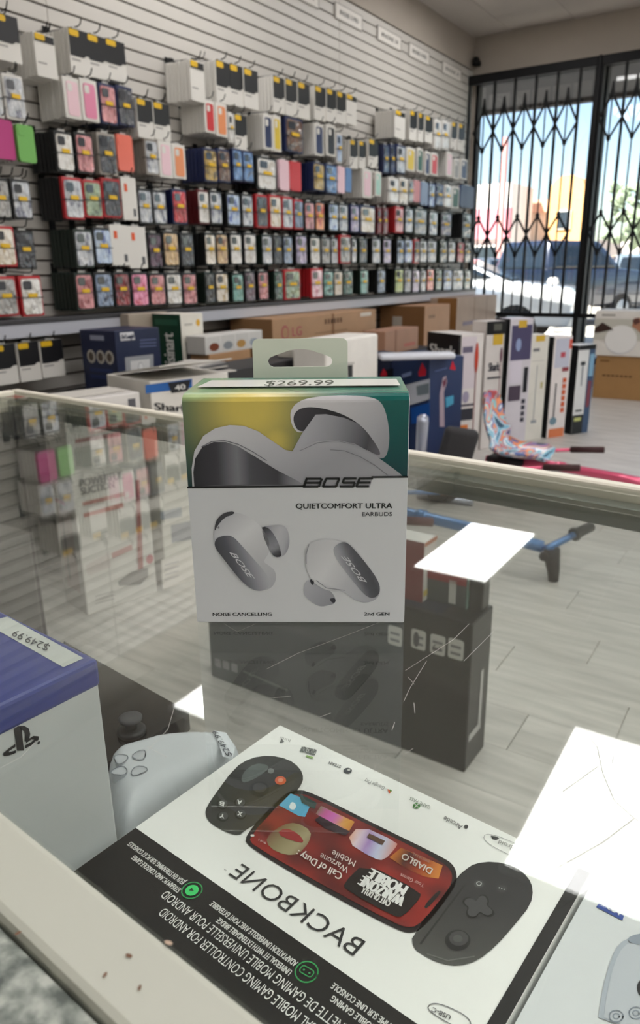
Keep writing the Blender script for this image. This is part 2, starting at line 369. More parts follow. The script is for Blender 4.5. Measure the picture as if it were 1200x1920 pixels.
def gate(xa, xb, x_first, lab):
    t = empty('security_gate', ((xa+xb)/2, YG, .70), lab, 'gate', 'folding security gates inside the shop window')
    P = .2045; n = int((xb-.05-x_first)/P)+1
    obj('top_rail', box(xa, xb, YG-.03, YG+.03, 2.905, 2.985, .004, 1), BLK2, t)
    obj('bottom_rail', box(xa, xb, YG-.02, YG+.02, .695, .735, .003, 1), BLK2, t)
    for k in range(n):
        x = x_first+P*k
        obj('thin_rod', box(x-.006, x+.006, YG-.006, YG+.006, .735, 2.76), BLK2, t)
        obj('rod_tip', prism([(-.022, 0), (.022, 0), (.006, .12), (-.006, .12)], (x, YG-.008, 2.65), Vector((1,0,0)), Vector((0,0,1)), Vector((0,1,0)), .016), BLK2, t)
        if x+P/2 < xb-.02: obj('bar', box(x+P/2-.011, x+P/2+.011, YG-.014, YG+.014, .735, 2.91), BLK2, t)
        for z0, z1, z2 in ((2.68, 2.478, 2.30), (1.67, 1.50, 1.30)):
            for s in (-1, 1):
                if x+s*P/2 > xb or x+s*P/2 < xa-.01: continue
                obj('lattice_link', flat_bar((x, YG-.012*s, z0), (x+s*P/2, YG-.012*s, z1), .02), BLK2, t)
                obj('lattice_link', flat_bar((x, YG+.012*s, z2), (x+s*P/2, YG+.012*s, z1), .02), BLK2, t)
            for zz in (z0, z2): obj('rivet_plate', prism([(-.02, 0), (0, -.035), (.02, 0), (0, .035)], (x, YG-.016, zz), Vector((1,0,0)), Vector((0,0,1)), Vector((0,1,0)), .03), BLK2, t)
    obj('end_post', box(xa, xa+.02, YG-.02, YG+.025, .695, 2.91, .003, 1), BLK2, t)
    obj('end_post', box(xb-.02, xb, YG-.02, YG+.025, .30, 2.91, .003, 1), BLK2, t)
    return t
gate(-3.19, -1.948, -3.02, 'black folding lattice gate on the narrow window beside the slatwall')
gate(-1.912, .62, -1.80, 'black folding lattice gate on the wide window right of mullion')
tag(obj('gate_post', box(-1.9465, -1.9135, YG-.035, YW-.002, .0, 2.99, .004, 1), BLK2), 'thick black post between the two lattice gates', 'post')
c = empty('security_camera', (-3.17, YW-.02, 3.09), 'small black security camera in the corner above the window', 'camera')
obj('mount', box(-3.175, -3.145, YW-.05, YW-.001, 3.10, 3.15, .004, 1), BLK, c); obj('camera_body', box(-3.185, -3.135, YW-.13, YW-.05, 3.09, 3.165, .01, 2), BLK, c)
obj('lens', lathe([(.018, 0), (.02, .012), (.012, .014)], (-3.16, YW-.13, 3.125), (0, -1, 0), 12), mat('lens_black', '#050506', .1), c)
tag(obj('door_sensor', box(-3.075, -3.04, YW-.04, YW-.002, 2.99, 3.02, .004, 1), BLK), 'tiny black sensor on the wall above window frame', 'sensor')

# ================================================================ outside
tag(obj('ground_outside', box(-60, 40, YW+.12, 120, -.16, -.1), mat('pale_parking_asphalt', '#b9b4ab', .85, noise=.08, nscale=.6)), 'sunlit pale parking lot outside the window', None, None, 'structure')
tag(obj('pavement', box(-14, 12, YW+.13, 10.2, -.12, -.03, .01, 1), mat('pale_concrete', '#c2beb6', .85)), 'concrete walkway along the shop front', None, None, 'structure')
tag(obj('canopy', join(box(-16, 14, 8.72, 10.1, 3.10, 3.4), box(-16, 14, 10.0, 10.12, 3.06, 3.7)), mat('dark_soffit', '#2a282b', .8)), 'dark grey canopy over the shop walkway', None, None, 'structure')
tag(obj('trim_2', box(-16, 14, YW+.15, 8.715, 3.09, 3.4), mat('white_soffit_board', '#e9e7e2', .7)), 'white soffit strip above the shop window', None, None, 'structure')
def bld_box(name, x0, x1, y0, y1, z0, z1, m, p, bev=0): return obj(name, box(x0, x1, y0, y1, z0, z1, bev), m, p)
PEACH = mat('peach_stucco', '#d9a98e', .9); ORG = mat('orange_stucco', '#dba56c', .9); CREAM = mat('cream_stucco', '#e3cdb8', .9); PINKW = mat('red_fascia', '#d4808c', .8); GLZ = mat('dark_shop_glass', '#27323a', .15)
WHT = mat('white_stucco', '#e4dcd6', .9); WINF = mat('pale_window_frame', '#cfc9c2', .7)
# orange arched tower with neighbouring shop block, about 40 m off
Y0 = 40.
b = empty('shop_building', (-15, Y0, -.1), 'peach shop building with orange arched tower across the parking lot', 'building')
pa = ony(968, 395, Y0); pb = ony(1045, 370, Y0)
bld_box('wall', pa.x, pb.x, Y0, Y0+8, -.1, 3.9, CREAM, b); bld_box('parapet', pa.x, pb.x, Y0-.2, Y0+.2, 3.9, 4.5, PEACH, b)
for k in range(3):
    f = bld_box('window', pa.x+.2+k*1.5, pa.x+1.3+k*1.5, Y0-.1, Y0+.05, .4, 2.4, WINF, b); bld_box('pane', pa.x+.3+k*1.5, pa.x+1.2+k*1.5, Y0-.14, Y0-.05, .5, 2.3, GLZ, f)
ta = ony(1043, 340, Y0).x; tb = ony(1105, 340, Y0).x; tc_ = (ta+tb)/2; tr_ = (tb-ta)/2; zt = ony(1080, 330, Y0).z
out = [(ta-tc_, -.1), (tb-tc_, -.1)] + [(tr_*math.cos(math.pi*i/16), zt-tr_*.75+tr_*.75*math.sin(math.pi*i/16)) for i in range(17)]
obj('arched_tower', prism(out, (tc_, Y0-.8, 0), Vector((1,0,0)), Vector((0,0,1)), Vector((0,1,0)), 2.0), ORG, b)
f = bld_box('window', tc_-.35, tc_+.3, Y0-.9, Y0-.75, 3.0, 3.9, WINF, b); bld_box('pane', tc_-.28, tc_+.23, Y0-.94, Y0-.86, 3.08, 3.82, GLZ, f)
bld_box('door', tc_-.9, tc_+.8, Y0-.9, Y0-.75, -.1, 2.3, GLZ, b)
bld_box('wall', tb, tb+14, Y0+3, Y0+9, -.1, 2.6, WHT, b)
# building at left with a red fascia
p0 = ony(880, 392, 36); p1 = ony(957, 392, 36)
b2 = empty('store_building', (p0.x, 36, -.1), 'low white store with a pinkish red fascia seen beside slatwall edge', 'building')
bld_box('wall', p0.x-8, p1.x, 36, 39.3, -.1, 5.0, WHT, b2); bld_box('fascia', p0.x-8.1, p1.x+.1, 35.7, 36.0, 2.55, 3.9, PINKW, b2)
for k in range(4):
    f = bld_box('window', p1.x-1.7-k*1.9, p1.x-.2-k*1.9, 35.88, 36.02, .2, 2.3, WINF, b2); bld_box('pane', p1.x-1.6-k*1.9, p1.x-.3-k*1.9, 35.84, 35.9, .3, 2.2, GLZ, f)
tag(obj('sign_pole', box(-12.35, -12.1, 33.9, 34.15, -.1, 6.6, .02, 1), mat('pink_pole_paint', '#c98a86', .7)), 'pale pink pole standing before the orange tower', 'pole')
# cars
TYRE = mat('tyre_rubber', '#141416', .8); HUB = mat('wheel_alloy', '#9a9da2', .35, .8); CGL = mat('car_glass', '#1b232b', .08); RED = mat('tail_lamp_red', '#b01426', .25); HEAD = mat('head_lamp', '#dfe4ea', .15)
def car(loc, rz, col, lab, kind='suv'):
    M = Matrix.Translation(loc) @ Matrix.Rotation(math.radians(rz), 4, 'Z')
    t = empty('parked_car', loc, lab, 'car', 'cars in the parking lot'); t.rotation_euler.z = math.radians(rz)
    paint = mat('car_paint_'+col.strip('#'), col, .25, .2, coat=1)
    L, Wd = 4.7, 1.85
    body = [(-2.3,.35),(2.3,.35),(2.35,.7),(2.25,.95),(1.2,1.08),(-2.2,1.1),(-2.35,.8)] if kind != 'truck' else [(-2.6,.45),(2.6,.45),(2.65,.8),(2.55,1.15),(1.4,1.25),(-2.6,1.25)]
    cab = [(1.25,1.06),(.55,1.62),(-1.7,1.66),(-2.2,1.08)] if kind == 'suv' else ([(1.3,1.06),(.4,1.45),(-1.0,1.47),(-1.9,1.08)] if kind == 'sedan' else [(1.45,1.23),(.75,1.85),(-.8,1.86),(-.95,1.23)])
    def ext(out, w, w2=None):
        v, f = prism(out, (0, -w/2, 0), Vector((1,0,0)), Vector((0,0,1)), Vector((0,1,0)), w)
        bm = bmesh.new(); vs = [bm.verts.new(p) for p in v]
        for q in f: bm.faces.new([vs[i] for i in q])
        if w2:
            zm = max(p.z for p in v)
            for p in bm.verts:
                if p.co.z > zm-.08: p.co.y *= w2/w
        bmesh.ops.recalc_face_normals(bm, faces=bm.faces[:]); bmesh.ops.bevel(bm, geom=bm.edges[:], offset=.06, segments=2, affect='EDGES', profile=.5, clamp_overlap=True)
        return bmvf(bm)
    obj('body', xf(ext(body, Wd), M), paint, t, True); obj('roof', xf(ext(cab, Wd-.12, Wd-.45), M), paint, t, True)
    cxm = sum(p[0] for p in cab)/4; sc = [(cxm+(p[0]-cxm)*.86, 1.1+(p[1]-1.1)*.82+.05) for p in cab]
    obj('side_window', xf(ext(sc, Wd-.06, Wd-.36), M), CGL, t)
    obj('windscreen', xf(ext([(cxm+(p[0]-cxm)*1.02, 1.1+(p[1]-1.1)*.86+.04) for p in cab], Wd-.4, Wd-.6), M), CGL, t)
    for wx in (1.45, -1.45):
        for s in (-1, 1):
            wv = xf(lathe([(.2, -.1), (.33, -.1), (.36, -.06), (.36, .06), (.33, .1), (.2, .1)], (wx, s*(Wd/2-.08), .36), (0, 1, 0), 18), M)
            wo_ = obj('wheel', wv, TYRE, t); obj('hub', xf(lathe([(.2, 0), (.2, .02), (.05, .04)], (wx, s*(Wd/2+.02), .36), (0, s, 0), 14), M), HUB, wo_)
    for s in (-1, 1):
        obj('tail_lamp', xf(box(-2.42, -2.25, s*.78-.12, s*.78+.12, .78, 1.02, .02), M), RED, t)
        obj('head_lamp', xf(box(2.2, 2.38, s*.7-.16, s*.7+.16, .72, .9, .02), M), HEAD, t)
    obj('bumper', xf(box(-2.45, -2.2, -.85, .85, .38, .6, .03), M), paint, t); obj('bumper', xf(box(2.2, 2.42, -.85, .85, .34, .58, .03), M), paint, t)
car((ony(1032, 500, 18).x, 18, -.1), 62, '#20283a', 'dark blue pickup with red tail lamp parked beyond the gate', 'truck')
car((ony(1185, 500, 26).x, 26, -.1), 110, '#6c7883', 'silver grey hatchback parked right of the dark pickup', 'suv')
car((1.2, 23.5, -.1), 120, '#8a8f94', 'light grey car parked behind the wide window', 'sedan')
car((ony(945, 555, 12.4).x-1.35, 13.1, -.1), 8, '#e6e6e6', 'white sedan parked nearest the slatwall corner', 'sedan')
car((-10.9, 27.5, -.1), 150, '#525b66', 'dark grey car parked behind the white sedan', 'suv')
for k, (px_, h_) in enumerate(((1000, 1.02), (1036, 1.1))):
    q = onz(px_, 552, -.1); q.y = 15.5; q.x = ony(px_, 540, 15.5).x
    tag(obj('bollard', lathe([(.12, 0), (.12, h_-.1), (.09, h_-.02), (.03, h_)], (q.x, q.y, -.1), (0,0,1), 16), mat('white_concrete', '#d8d4ce', .8)), ['shorter pale concrete bollard in front of dark pickup', 'taller pale concrete bollard in front of dark pickup'][k], 'bollard', 'bollards outside')
def tree(x, y, h, lab):
    t = empty('tree', (x, y, -.1), lab, 'tree', 'trees across the lot')
    obj('trunk', tube([(x, y, -.1), (x+.1, y, h*.3), (x, y+.1, h*.6)], [.16, .12, .06], 8), mat('bark', '#5a4a3a', .9), t)
    bm = bmesh.new()
    for k in range(160):
        a = random.uniform(0, 6.28); r = random.uniform(.2, 1)*h*.32; z = h*(.45+.5*random.random())
        Mx = Matrix.Translation((x+r*math.cos(a), y+r*math.sin(a), z)) @ Matrix.Rotation(random.random()*6, 4, Vector((random.random(), random.random(), 1)).normalized())
        bmesh.ops.create_icosphere(bm, subdivisions=1, radius=random.uniform(.12, .32)*h*.25, matrix=Mx @ Matrix.Diagonal((1, .7, .5, 1)))
    obj('crown', bmvf(bm), mat('tree_leaf', '#8b9a80', .8, noise=.3, nscale=3), t)
tree(-6.2, 34, 4.6, 'green tree behind the silver hatchback across lot'); tree(-3.6, 36, 4.2, 'lower green tree further right across the lot')
# canvas of fascia signs over the slatwall
PLX = mat('clear_sign_holder', '#d9d6d0', .2, coat=.5)
SG = [(440, 497, -22, 14, 'IPHONE 12 PRO MAX'), (541, 599, 8, 47, 'IPHONE 13 PRO MAX'), (629, 680, 42, 78, 'IPHONE 13 PRO'), (708, 753, 70, 100, 'IPHONE 14'), (767, 806, 92, 121, 'IPHONE 14 PRO'), (830, 866, 116, 139, 'IPHONE 14')]
for k, (xa, xb, ya, yb, tx) in enumerate(SG):
    A = onx(xa, (ya+yb)/2-6, XW+.012); B = onx(xb, (ya+yb)/2+6, XW+.012); zc = ZS-PITCH*1.55; hh = .052
    o = tag(obj('shelf_sign', box(XW+.004, XW+.010, A.y, B.y, zc-hh, zc+hh, .001, 1), PLX), 'small white strip sign high on the slatwall, %s from the left' % ['first', 'second', 'third', 'fourth', 'fifth', 'last'][k], 'sign', 'small signs along the slatwall top')
    fc = Face((XW+.010, A.y, zc-hh), (0, B.y-A.y, 0), (0, 0, 2*hh), .0008); fc.fr(0, 0, 1, 1, '#8a857f', .5); fc.fr(.03, .06, .97, .94, '#d6d2cb', 1); fc.ft(tx, .16, .36, .84, .3, '#3a3836', 2, .015); fc.build('lettering', o)
# ================================================================ phone case packages on the slatwall
XFRONT = -3.0
PAL = dict(white='#dedbd5', grey='#9a9894', silver='#b9bcc0', black='#1b1b1e', charcoal='#3a3a40', navy='#1c2a55', blue='#5f86b8', paleblue='#aebfd6', steel='#7f8fa8',
           pink='#dd86a4', palepink='#e6c3cb', rose='#c98688', red='#c72f35', darkred='#7d1c24', coral='#e2705c', orange='#e08d5a', tan='#c6a678', brown='#6b4a36', gold='#b39445', yellow='#d8bc3a',
           green='#6fae56', sage='#8fa083', darkgreen='#2c5a48', teal='#6ba397', mint='#a7cfc0', magenta='#b8367c', lilac='#a99bb8', lime='#a9b866', cream='#dcd2c2', plum='#5b4153')
CARDS = dict(K='#131415', N='#18224a', R='#b3242b', G='#16241c', W='#d6d3cd', D='#5a1519', T='#9a938a')
def unit_box(x0, x1, y0, y1, z0, z1, bev=.02): return mesh('unit', *box(x0, x1, y0, y1, z0, z1, bev, 1), ())
def me_of(name, vf, m): return mesh(name, vf[0], vf[1], m)
EX, EY, EZ = Vector((1,0,0)), Vector((0,1,0)), Vector((0,0,1))
def front_prism(pts, x0, x1): return prism(pts, (x0, 0, 0), EY, EZ, EX, x1-x0)
WBOX = mat('white_retail_box', '#d9d6cf', .5); BPAN = mat('black_print_panel', '#17171a', .4); YEL = mat('yellow_sticker', '#e0b51e', .45); GRYT = mat('grey_small_print', '#9d9a96', .6)
ORM = mat('orange_mark', '#e0592a', .5); STRAP = mat('dark_security_strap', '#2a2d33', .3); HOOKM = mat('hook_wire', '#19191b', .4, .6)
pm = {}
pm['body'] = me_of('package_body', box(-1, 0, -.5, .5, -1, 0, .03, 1), CARD)
pm['wbody'] = me_of('package_box', box(-1, 0, -.5, .5, -1, 0, .02, 1), WBOX)
pm['pouchcase'] = me_of('phone_case', front_prism(rrect(-.43, -.95, .43, -.07, .09, 3), -.3, .22), CASEART)
pm['bump'] = me_of('camera_bump', front_prism(rrect(-.36, -.34, .02, -.13, .06, 3), .22, .4), mat('camera_bump_dark', '#3a3b40', .2, coat=1))
pm['strap'] = me_of('security_strap', box(-1.02, .45, -.51, .51, -.545, -.525), STRAP)
pm['tag'] = me_of('price_tag', front_prism(rrect(-.2, -.53, .22, -.43, .02, 2), .4, .55), YEL)
pm['tab'] = me_of('hang_tab', front_prism([(-.2, 0), (.2, 0), (.16, .06), (-.16, .06)], -.6, -.4), mat('clear_hang_tab', '#b9b7b2', .3))
pm['silicone'] = me_of('phone_case', front_prism(rrect(-.33, -.93, .36, -.1, .1, 3), -.2, .12), SOLID)
pm['cut'] = me_of('camera_cutout', front_prism(rrect(-.28, -.34, .0, -.15, .06, 3), .12, .2), WBOX)
pm['opanel'] = me_of('black_panel', front_prism([(-.47, -.6), (.2, -.6), (.34, -.54), (.49, -.54), (.49, 0), (-.47, 0)], -.1, .08), BPAN)
pm['ologo'] = me_of('logo_label', front_prism(rrect(-.45, -.16, .03, -.02, .05, 3), .08, .16), YEL)
pm['otext'] = me_of('small_print', front_prism([(-.4, -.70), (.02, -.70), (.02, -.66), (-.4, -.66)], -.05, .05), GRYT)
pm['olabel'] = me_of('header_label', front_prism([(-.46, -.2), (.47, -.2), (.47, -.03), (-.46, -.03)], -.1, .08), BPAN)
pm['omark'] = me_of('orange_mark', front_prism([(-.3, -.33), (-.12, -.33), (-.12, -.15), (-.3, -.15)], -.05, .08), ORM)
pm['barcode'] = me_of('barcode', front_prism([(.2, -.9), (.36, -.9), (.36, -.72), (.2, -.72)], -.05, .08), mat('barcode_print', '#55565a', .6))
pm['solid'] = me_of('moulded_case', front_prism(rrect(-.5, -1, .5, 0, .12, 4), -1, 0), SOLID)
pm['solidcut'] = me_of('camera_cutout', front_prism(rrect(-.42, -.3, -.02, -.08, .07, 3), -.1, .12), SOLID)
PARTS = {'c': ['pouchcase', 'bump', 'strap', 'tag', 'tab'], 's': ['silicone', 'cut', 'tab'], 'o': ['opanel', 'ologo', 'otext', 'tab'], 'l': ['olabel', 'ologo', 'otext'], 'p': ['omark', 'barcode', 'tab'], 'k': ['solidcut', 'tab']}
NAMES = {'c': 'pouched_phone_case', 's': 'boxed_phone_case', 'o': 'rugged_case_box', 'l': 'rugged_case_box', 'p': 'plain_case_box', 'k': 'moulded_phone_case'}
ROWS = [('top', """
-14 37 28 114 o black|66 105 65 145 l white W 55|130 167 57 140 o black W 104|165 202 68 147 o black|199 236 77 151 o black|357 384 115 190 l white W 318|405 432 116 194 o black W 384|431 458 123 199 o black|457 484 131 204 o black
512 534 145 212 o black W 482|535 557 150 218 o black|558 581 156 223 o black|590 611 163 226 o black W 579|612 631 168 229 o black|631 649 173 232 o black|649 669 178 234 l white
740 760 208 260 l white W 701|768 782 208 264 o black W 760|784 794 212 266 o black|797 811 218 268 o black|814 827 224 280 c white W|828 842 226 281 c white W|846 857 229 281 o black|859 871 232 283 o black"""),
('second', """
-32 4 140 218 c silver W|8 46 141 224 c silver W|120 152 146 222 s palepink W 66|152 184 150 227 s pink|187 218 158 233 c rose N|220 250 163 236 c charcoal N|257 287 187 259 o black W 251|288 319 194 263 o black
384 403 189 249 s red W 327|405 426 194 256 s orange|428 438 212 268 c white W|440 463 216 281 o black|494 511 214 281 s navy W 462|512 527 217 284 s yellow|535 568 221 286 c brown N|590 607 232 292 s navy W 571|612 629 234 293 s black|631 641 250 306 c paleblue W
656 671 263 316 o black W 641|673 686 265 316 o black|691 709 262 315 o black|718 729 271 325 c navy N|731 741 271 326 c navy N|743 760 272 326 c silver N|762 778 277 321 s yellow W|782 793 278 323 s darkgreen W|797 806 284 329 s navy W|808 821 287 329 s red W|837 848 285 331 s palepink W|851 861 298 336 s grey W|864 876 298 337 s navy W"""),
('third', """
-12 27 224 298 k magenta|33 66 235 304 k green|104 138 247 322 c white K 70|142 175 250 325 c rose K|184 218 250 328 c charcoal T 178|220 250 253 321 k coral|272 297 261 328 c silver T 250|298 323 265 333 s palepink|324 348 271 335 s orange
382 407 279 341 c gold N 348|408 431 280 342 c brown N|436 454 279 340 c blue N|455 475 283 342 c blue N|481 518 295 357 c white K 470|524 543 300 357 k palepink|544 565 303 358 k red|587 608 305 358 c gold N 565|610 632 308 363 c blue N|633 647 312 362 k palepink|648 659 315 360 k blue
680 697 317 371 s palepink W 656|698 702 319 370 s brown|703 715 322 368 s mint|728 747 333 381 c white W 715|748 765 334 383 c cream W|766 775 337 380 c grey T|775 788 338 379 k rose|789 803 341 385 k steel|804 815 343 389 c paleblue N|816 832 345 386 c navy N|833 846 347 389 c white W|847 861 350 391 s darkgreen W|863 889 348 390 k navy"""),
('fourth', """
-18 19 334 410 c grey K|22 59 337 411 c silver K|119 156 333 411 c silver R 78|157 191 338 408 c sage R|192 227 335 408 c charcoal R|229 257 333 413 p white W|259 285 354 420 c silver K|286 312 357 421 c silver K|323 350 355 420 c red N|371 392 356 420 c white D|393 416 358 421 c silver K|425 450 362 424 c paleblue K
453 474 364 426 c silver K|480 502 365 427 c charcoal R|505 527 366 428 c cream R|529 549 369 429 c silver R|551 568 374 430 c steel R|571 589 378 432 c rose K|591 608 378 433 c orange K|616 634 381 434 c paleblue K|635 652 382 435 c silver K|657 673 384 436 c lilac N|675 703 386 438 c cream N|707 715 388 440 c darkred D|718 727 389 440 c darkred D|740 756 388 437 c rose R|759 774 390 437 c silver K|776 800 391 441 c grey G|804 820 396 442 c silver K|826 846 399 443 c plum K|866 883 400 447 c charcoal K"""),
('fifth', """
-14 29 424 500 c cream R|29 66 432 505 c charcoal K|140 175 430 502 c silver G 88|176 210 427 497 c paleblue K|208 242 422 498 p white W|241 275 425 503 p white W|278 304 437 503 c plum K|306 335 434 500 c tan K|338 363 437 500 c charcoal K|384 404 437 498 c cream K 366|405 427 437 497 c tan K|431 453 437 497 c white K|457 480 437 496 c white K
491 510 440 497 c silver G|512 529 441 496 c charcoal K|531 548 442 496 c steel K|554 575 440 497 c lilac K|581 600 443 496 c white K|602 619 444 496 c grey K|620 633 445 496 c silver K|637 657 441 494 c grey R|659 668 446 494 c silver G|673 688 447 494 c charcoal G|697 713 446 495 c silver K|718 733 447 495 c lilac K|744 757 448 495 c steel K|758 773 448 494 c paleblue K|776 786 449 494 c plum R|787 800 450 493 c silver K|801 818 450 493 c silver K|824 838 451 493 c charcoal G|840 853 452 492 c silver K|857 870 453 493 c red K|871 882 453 493 c charcoal K"""),
('bottom', """
-12 33 518 593 c grey R|38 80 517 593 c white R|142 176 511 582 c rose G 92|178 212 510 577 c steel K|214 244 510 575 c darkred K|246 278 510 575 c pink K|280 310 512 573 c rose K|311 341 511 572 c white K|342 369 511 572 c rose K|384 403 510 569 c black G|404 428 510 568 c cream K|435 456 512 567 c teal G|459 478 508 566 c plum K|484 503 508 563 c rose K|514 530 508 563 c darkgreen G
533 563 505 562 c sage R|583 605 503 559 c palepink R|606 625 507 556 c teal G|626 642 507 555 c cream G|643 661 507 553 c darkgreen G|675 690 505 552 c teal G|707 722 505 550 c steel K|740 756 503 550 c lime K|758 771 504 549 c silver K|773 786 505 549 c lilac K|788 798 505 548 c silver K|800 813 503 546 c coral K|816 828 505 545 c darkgreen G|831 847 505 545 c paleblue K|848 868 505 545 c silver G|870 881 506 545 c darkgreen G""")]
ORD = ['zeroth','first','second','third','fourth','fifth','sixth','seventh','eighth','ninth','tenth','eleventh','twelfth','thirteenth','fourteenth','fifteenth','sixteenth','seventeenth','eighteenth','nineteenth','twentieth']
def ordn(n): return ORD[n] if n <= 20 else ('twenty-' if n < 30 else 'thirty-')+ORD[n % 10] if n not in (30,) else 'thirtieth'
CN = dict(palepink='pale pink', darkred='dark red', paleblue='pale blue', darkgreen='dark green', lilac='lilac grey', steel='steel blue')
KW = {'c': 'pouched phone case with %s artwork', 's': 'white box showing a %s phone case', 'o': 'white case box with %s panel and yellow logo', 'l': 'plain white case box with small black header', 'p': 'plain white case box with orange mark', 'k': 'moulded %s phone case'}
def place(kind, name, x, y, z, d, w, h, col, card, label, cat, group, parts=True):
    b = bpy.data.objects.new(name, pm['wbody'] if kind in 'sol' or kind == 'p' else (pm['solid'] if kind == 'k' else pm['body'])); COL.objects.link(b)
    b.location = (x, y, z); b.scale = (d, w, h); b.color = lin(col) if kind == 'k' else lin(card); tag(b, label, cat, group)
    if parts:
        for p in PARTS[kind]:
            o = bpy.data.objects.new(pm[p].name.split('.')[0], pm[p]); COL.objects.link(o); o.parent = b; o.color = lin(col)
    return b
hook_v = tube([(-.215, 0, .02), (-.21, 0, .012), (0, 0, 0), (.02, 0, .006), (.032, 0, .03)], .0028, 6)
plate_v = box(-.219, -.214, -.018, .018, -.03, .035, .001, 1)
hook_me = mesh('wall_hook', *join(hook_v, plate_v), HOOKM)
stuff = []; nback = 0
for rname, table in ROWS:
    items = [q.split() for q in table.replace('\n', '|').split('|') if q.strip()]
    for n, it in enumerate(items):
        xl, xr, yt, yb = map(float, it[:4]); kind, cn = it[4], it[5]; card = CARDS[it[6]] if len(it) > 6 else CARDS['W']
        col = PAL[cn]; ym = (yt+yb)/2; xm = (xl+xr)/2
        jit = random.uniform(-.006, .006); xf_ = XFRONT+jit
        A = onx(xl, ym, xf_); B = onx(xr, ym, xf_); zt = onx(xm, yt, xf_).z; zb = onx(xm, yb, xf_).z; yc = (A.y+B.y)/2; w = B.y-A.y-.003; h = zt-zb; d = .02
        where = '%s wall row, %s from the left' % (rname, ordn(n+1))
        lab = (KW[kind] % CN.get(cn, cn) if '%' in KW[kind] else KW[kind])
        lab = lab + ', ' + where
        place(kind, NAMES[kind], xf_, yc, zt, d, w, h, col, card, lab, 'phone case', 'phone cases of the %s wall row' % rname)
        hk = bpy.data.objects.new('wall_hook', hook_me); COL.objects.link(hk); hk.location = (xf_+.004, yc, zt+.012)
        tag(hk, 'black wire hook holding the %s package from the left, %s wall row' % (ordn(n+1), rname), 'hook', 'wire hooks of the %s wall row' % rname)
        depth = .18
        if len(it) > 7:                    # stack end in open view: single packages down the hook
            for k in range(6):
                xb = xf_-.026-.0265*k
                if kind in 'ck': place('c', 'queued_phone_case', xb, yc+random.uniform(-.002, .002), zt+random.uniform(-.003, .003), d, w-.005, h, col, CARDS['K'] if it[6] in 'RD' else card, '%s package back on the %s hook from the left, %s wall row' % (ordn(k+1), ordn(n+1), rname), 'phone case', 'packages queued behind others, %s row %s hook' % (rname, ordn(n+1)), False)
                else: place('s', 'queued_phone_case', xb, yc+random.uniform(-.002, .002), zt+random.uniform(-.003, .003), d+.003, w-.005, h, col, card, '%s package back on the %s hook from the left, %s wall row' % (ordn(k+1), ordn(n+1), rname), 'phone case', 'packages queued behind others, %s row %s hook' % (rname, ordn(n+1)), False)
                nback += 1
        else:
            for k in range(5):
                xb = xf_-.026-.03*k; stuff.append((box(xb-.022, xb, yc-w/2+.006, yc+w/2-.006, max(zb+.003, .995), zt-.003), card))
cols = sorted(set(c for _, c in stuff)); vf = join(*[s for s, _ in stuff])
me = mesh('queued_packages', vf[0], vf[1], [mat('card_'+c.strip('#'), c, .5, coat=.15) for c in cols])
mi = []
for s, c in stuff: mi += [cols.index(c)]*6
me.polygons.foreach_set('material_index', mi)
tag(link('queued_packages', me), 'packages queued on hooks behind the front phone cases', 'phone cases', None, 'stuff')
# empty hooks that stick out of the grooves
eh = [(80, 62, 125, 45), (262, 186, 297, 168), (296, 192, 330, 172), (370, 112, 388, 104), (-2, 30, 27, 14), (18, 138, 45, 122), (36, 235, 55, 220), (10, 330, 22, 322), (36, 335, 66, 322)]
for k, (xa, ya, xb, yb) in enumerate(eh):
    P = onx(xa, ya, -3.03); hk = bpy.data.objects.new('wall_hook', hook_me); COL.objects.link(hk); hk.location = (-3.004, P.y, P.z)
    tag(hk, 'bare black wire hook on white slatwall, %s bare hook counted from lower left' % ordn(k+1), 'hook', 'bare wire hooks')
# lower left packages and the long ledge below the bottom row
for k, (xl, xr, yt, yb) in enumerate([(-18, 33, 646, 722), (33, 77, 641, 715), (76, 122, 637, 707)]):
    A = onx(xl, 680, XFRONT); B = onx(xr, 675, XFRONT); zt = onx((xl+xr)/2, yt, XFRONT).z; zb = onx((xl+xr)/2, yb, XFRONT).z; yc = (A.y+B.y)/2
    for q in range(4):
        place('o', 'rugged_case_box', XFRONT-.026*q, yc, zt, .02, B.y-A.y-.012, zt-zb, PAL['black'], CARDS['W'], ('white case box with black panel under the ledge, %s of three' % ['left', 'middle', 'right'][k]) if q == 0 else '%s package behind the %s case box under the dark ledge' % (ordn(q), ['left', 'middle', 'right'][k]), 'phone case', 'case boxes under the dark ledge', q == 0)
    hk = bpy.data.objects.new('wall_hook', hook_me); COL.objects.link(hk); hk.location = (XFRONT+.004, yc, zt+.012); tag(hk, 'black wire hook holding the %s case box under the ledge' % ['left', 'middle', 'right'][k], 'hook', 'hooks under the ledge')
lz = onx(400, 576, -3.0).z
lg = tag(obj('wall_ledge', box(XW+.002, -2.985, 1.0, YW-.25, lz-.012, lz, .002, 1), mat('dark_grey_metal_ledge', '#3f3d40', .4, .3)), 'long dark grey metal ledge under the bottom row of cases', 'ledge')
obj('front_lip', box(-2.99, -2.978, 1.0, YW-.25, lz-.016, lz+.006, .002, 1), mat('dark_grey_metal_ledge'), lg)
obj('price_rail', box(-2.989, -2.983, 1.0, YW-.25, lz-.075, lz-.0165, .001, 1), mat('pale_grey_price_rail', '#b9bac2', .35), lg)
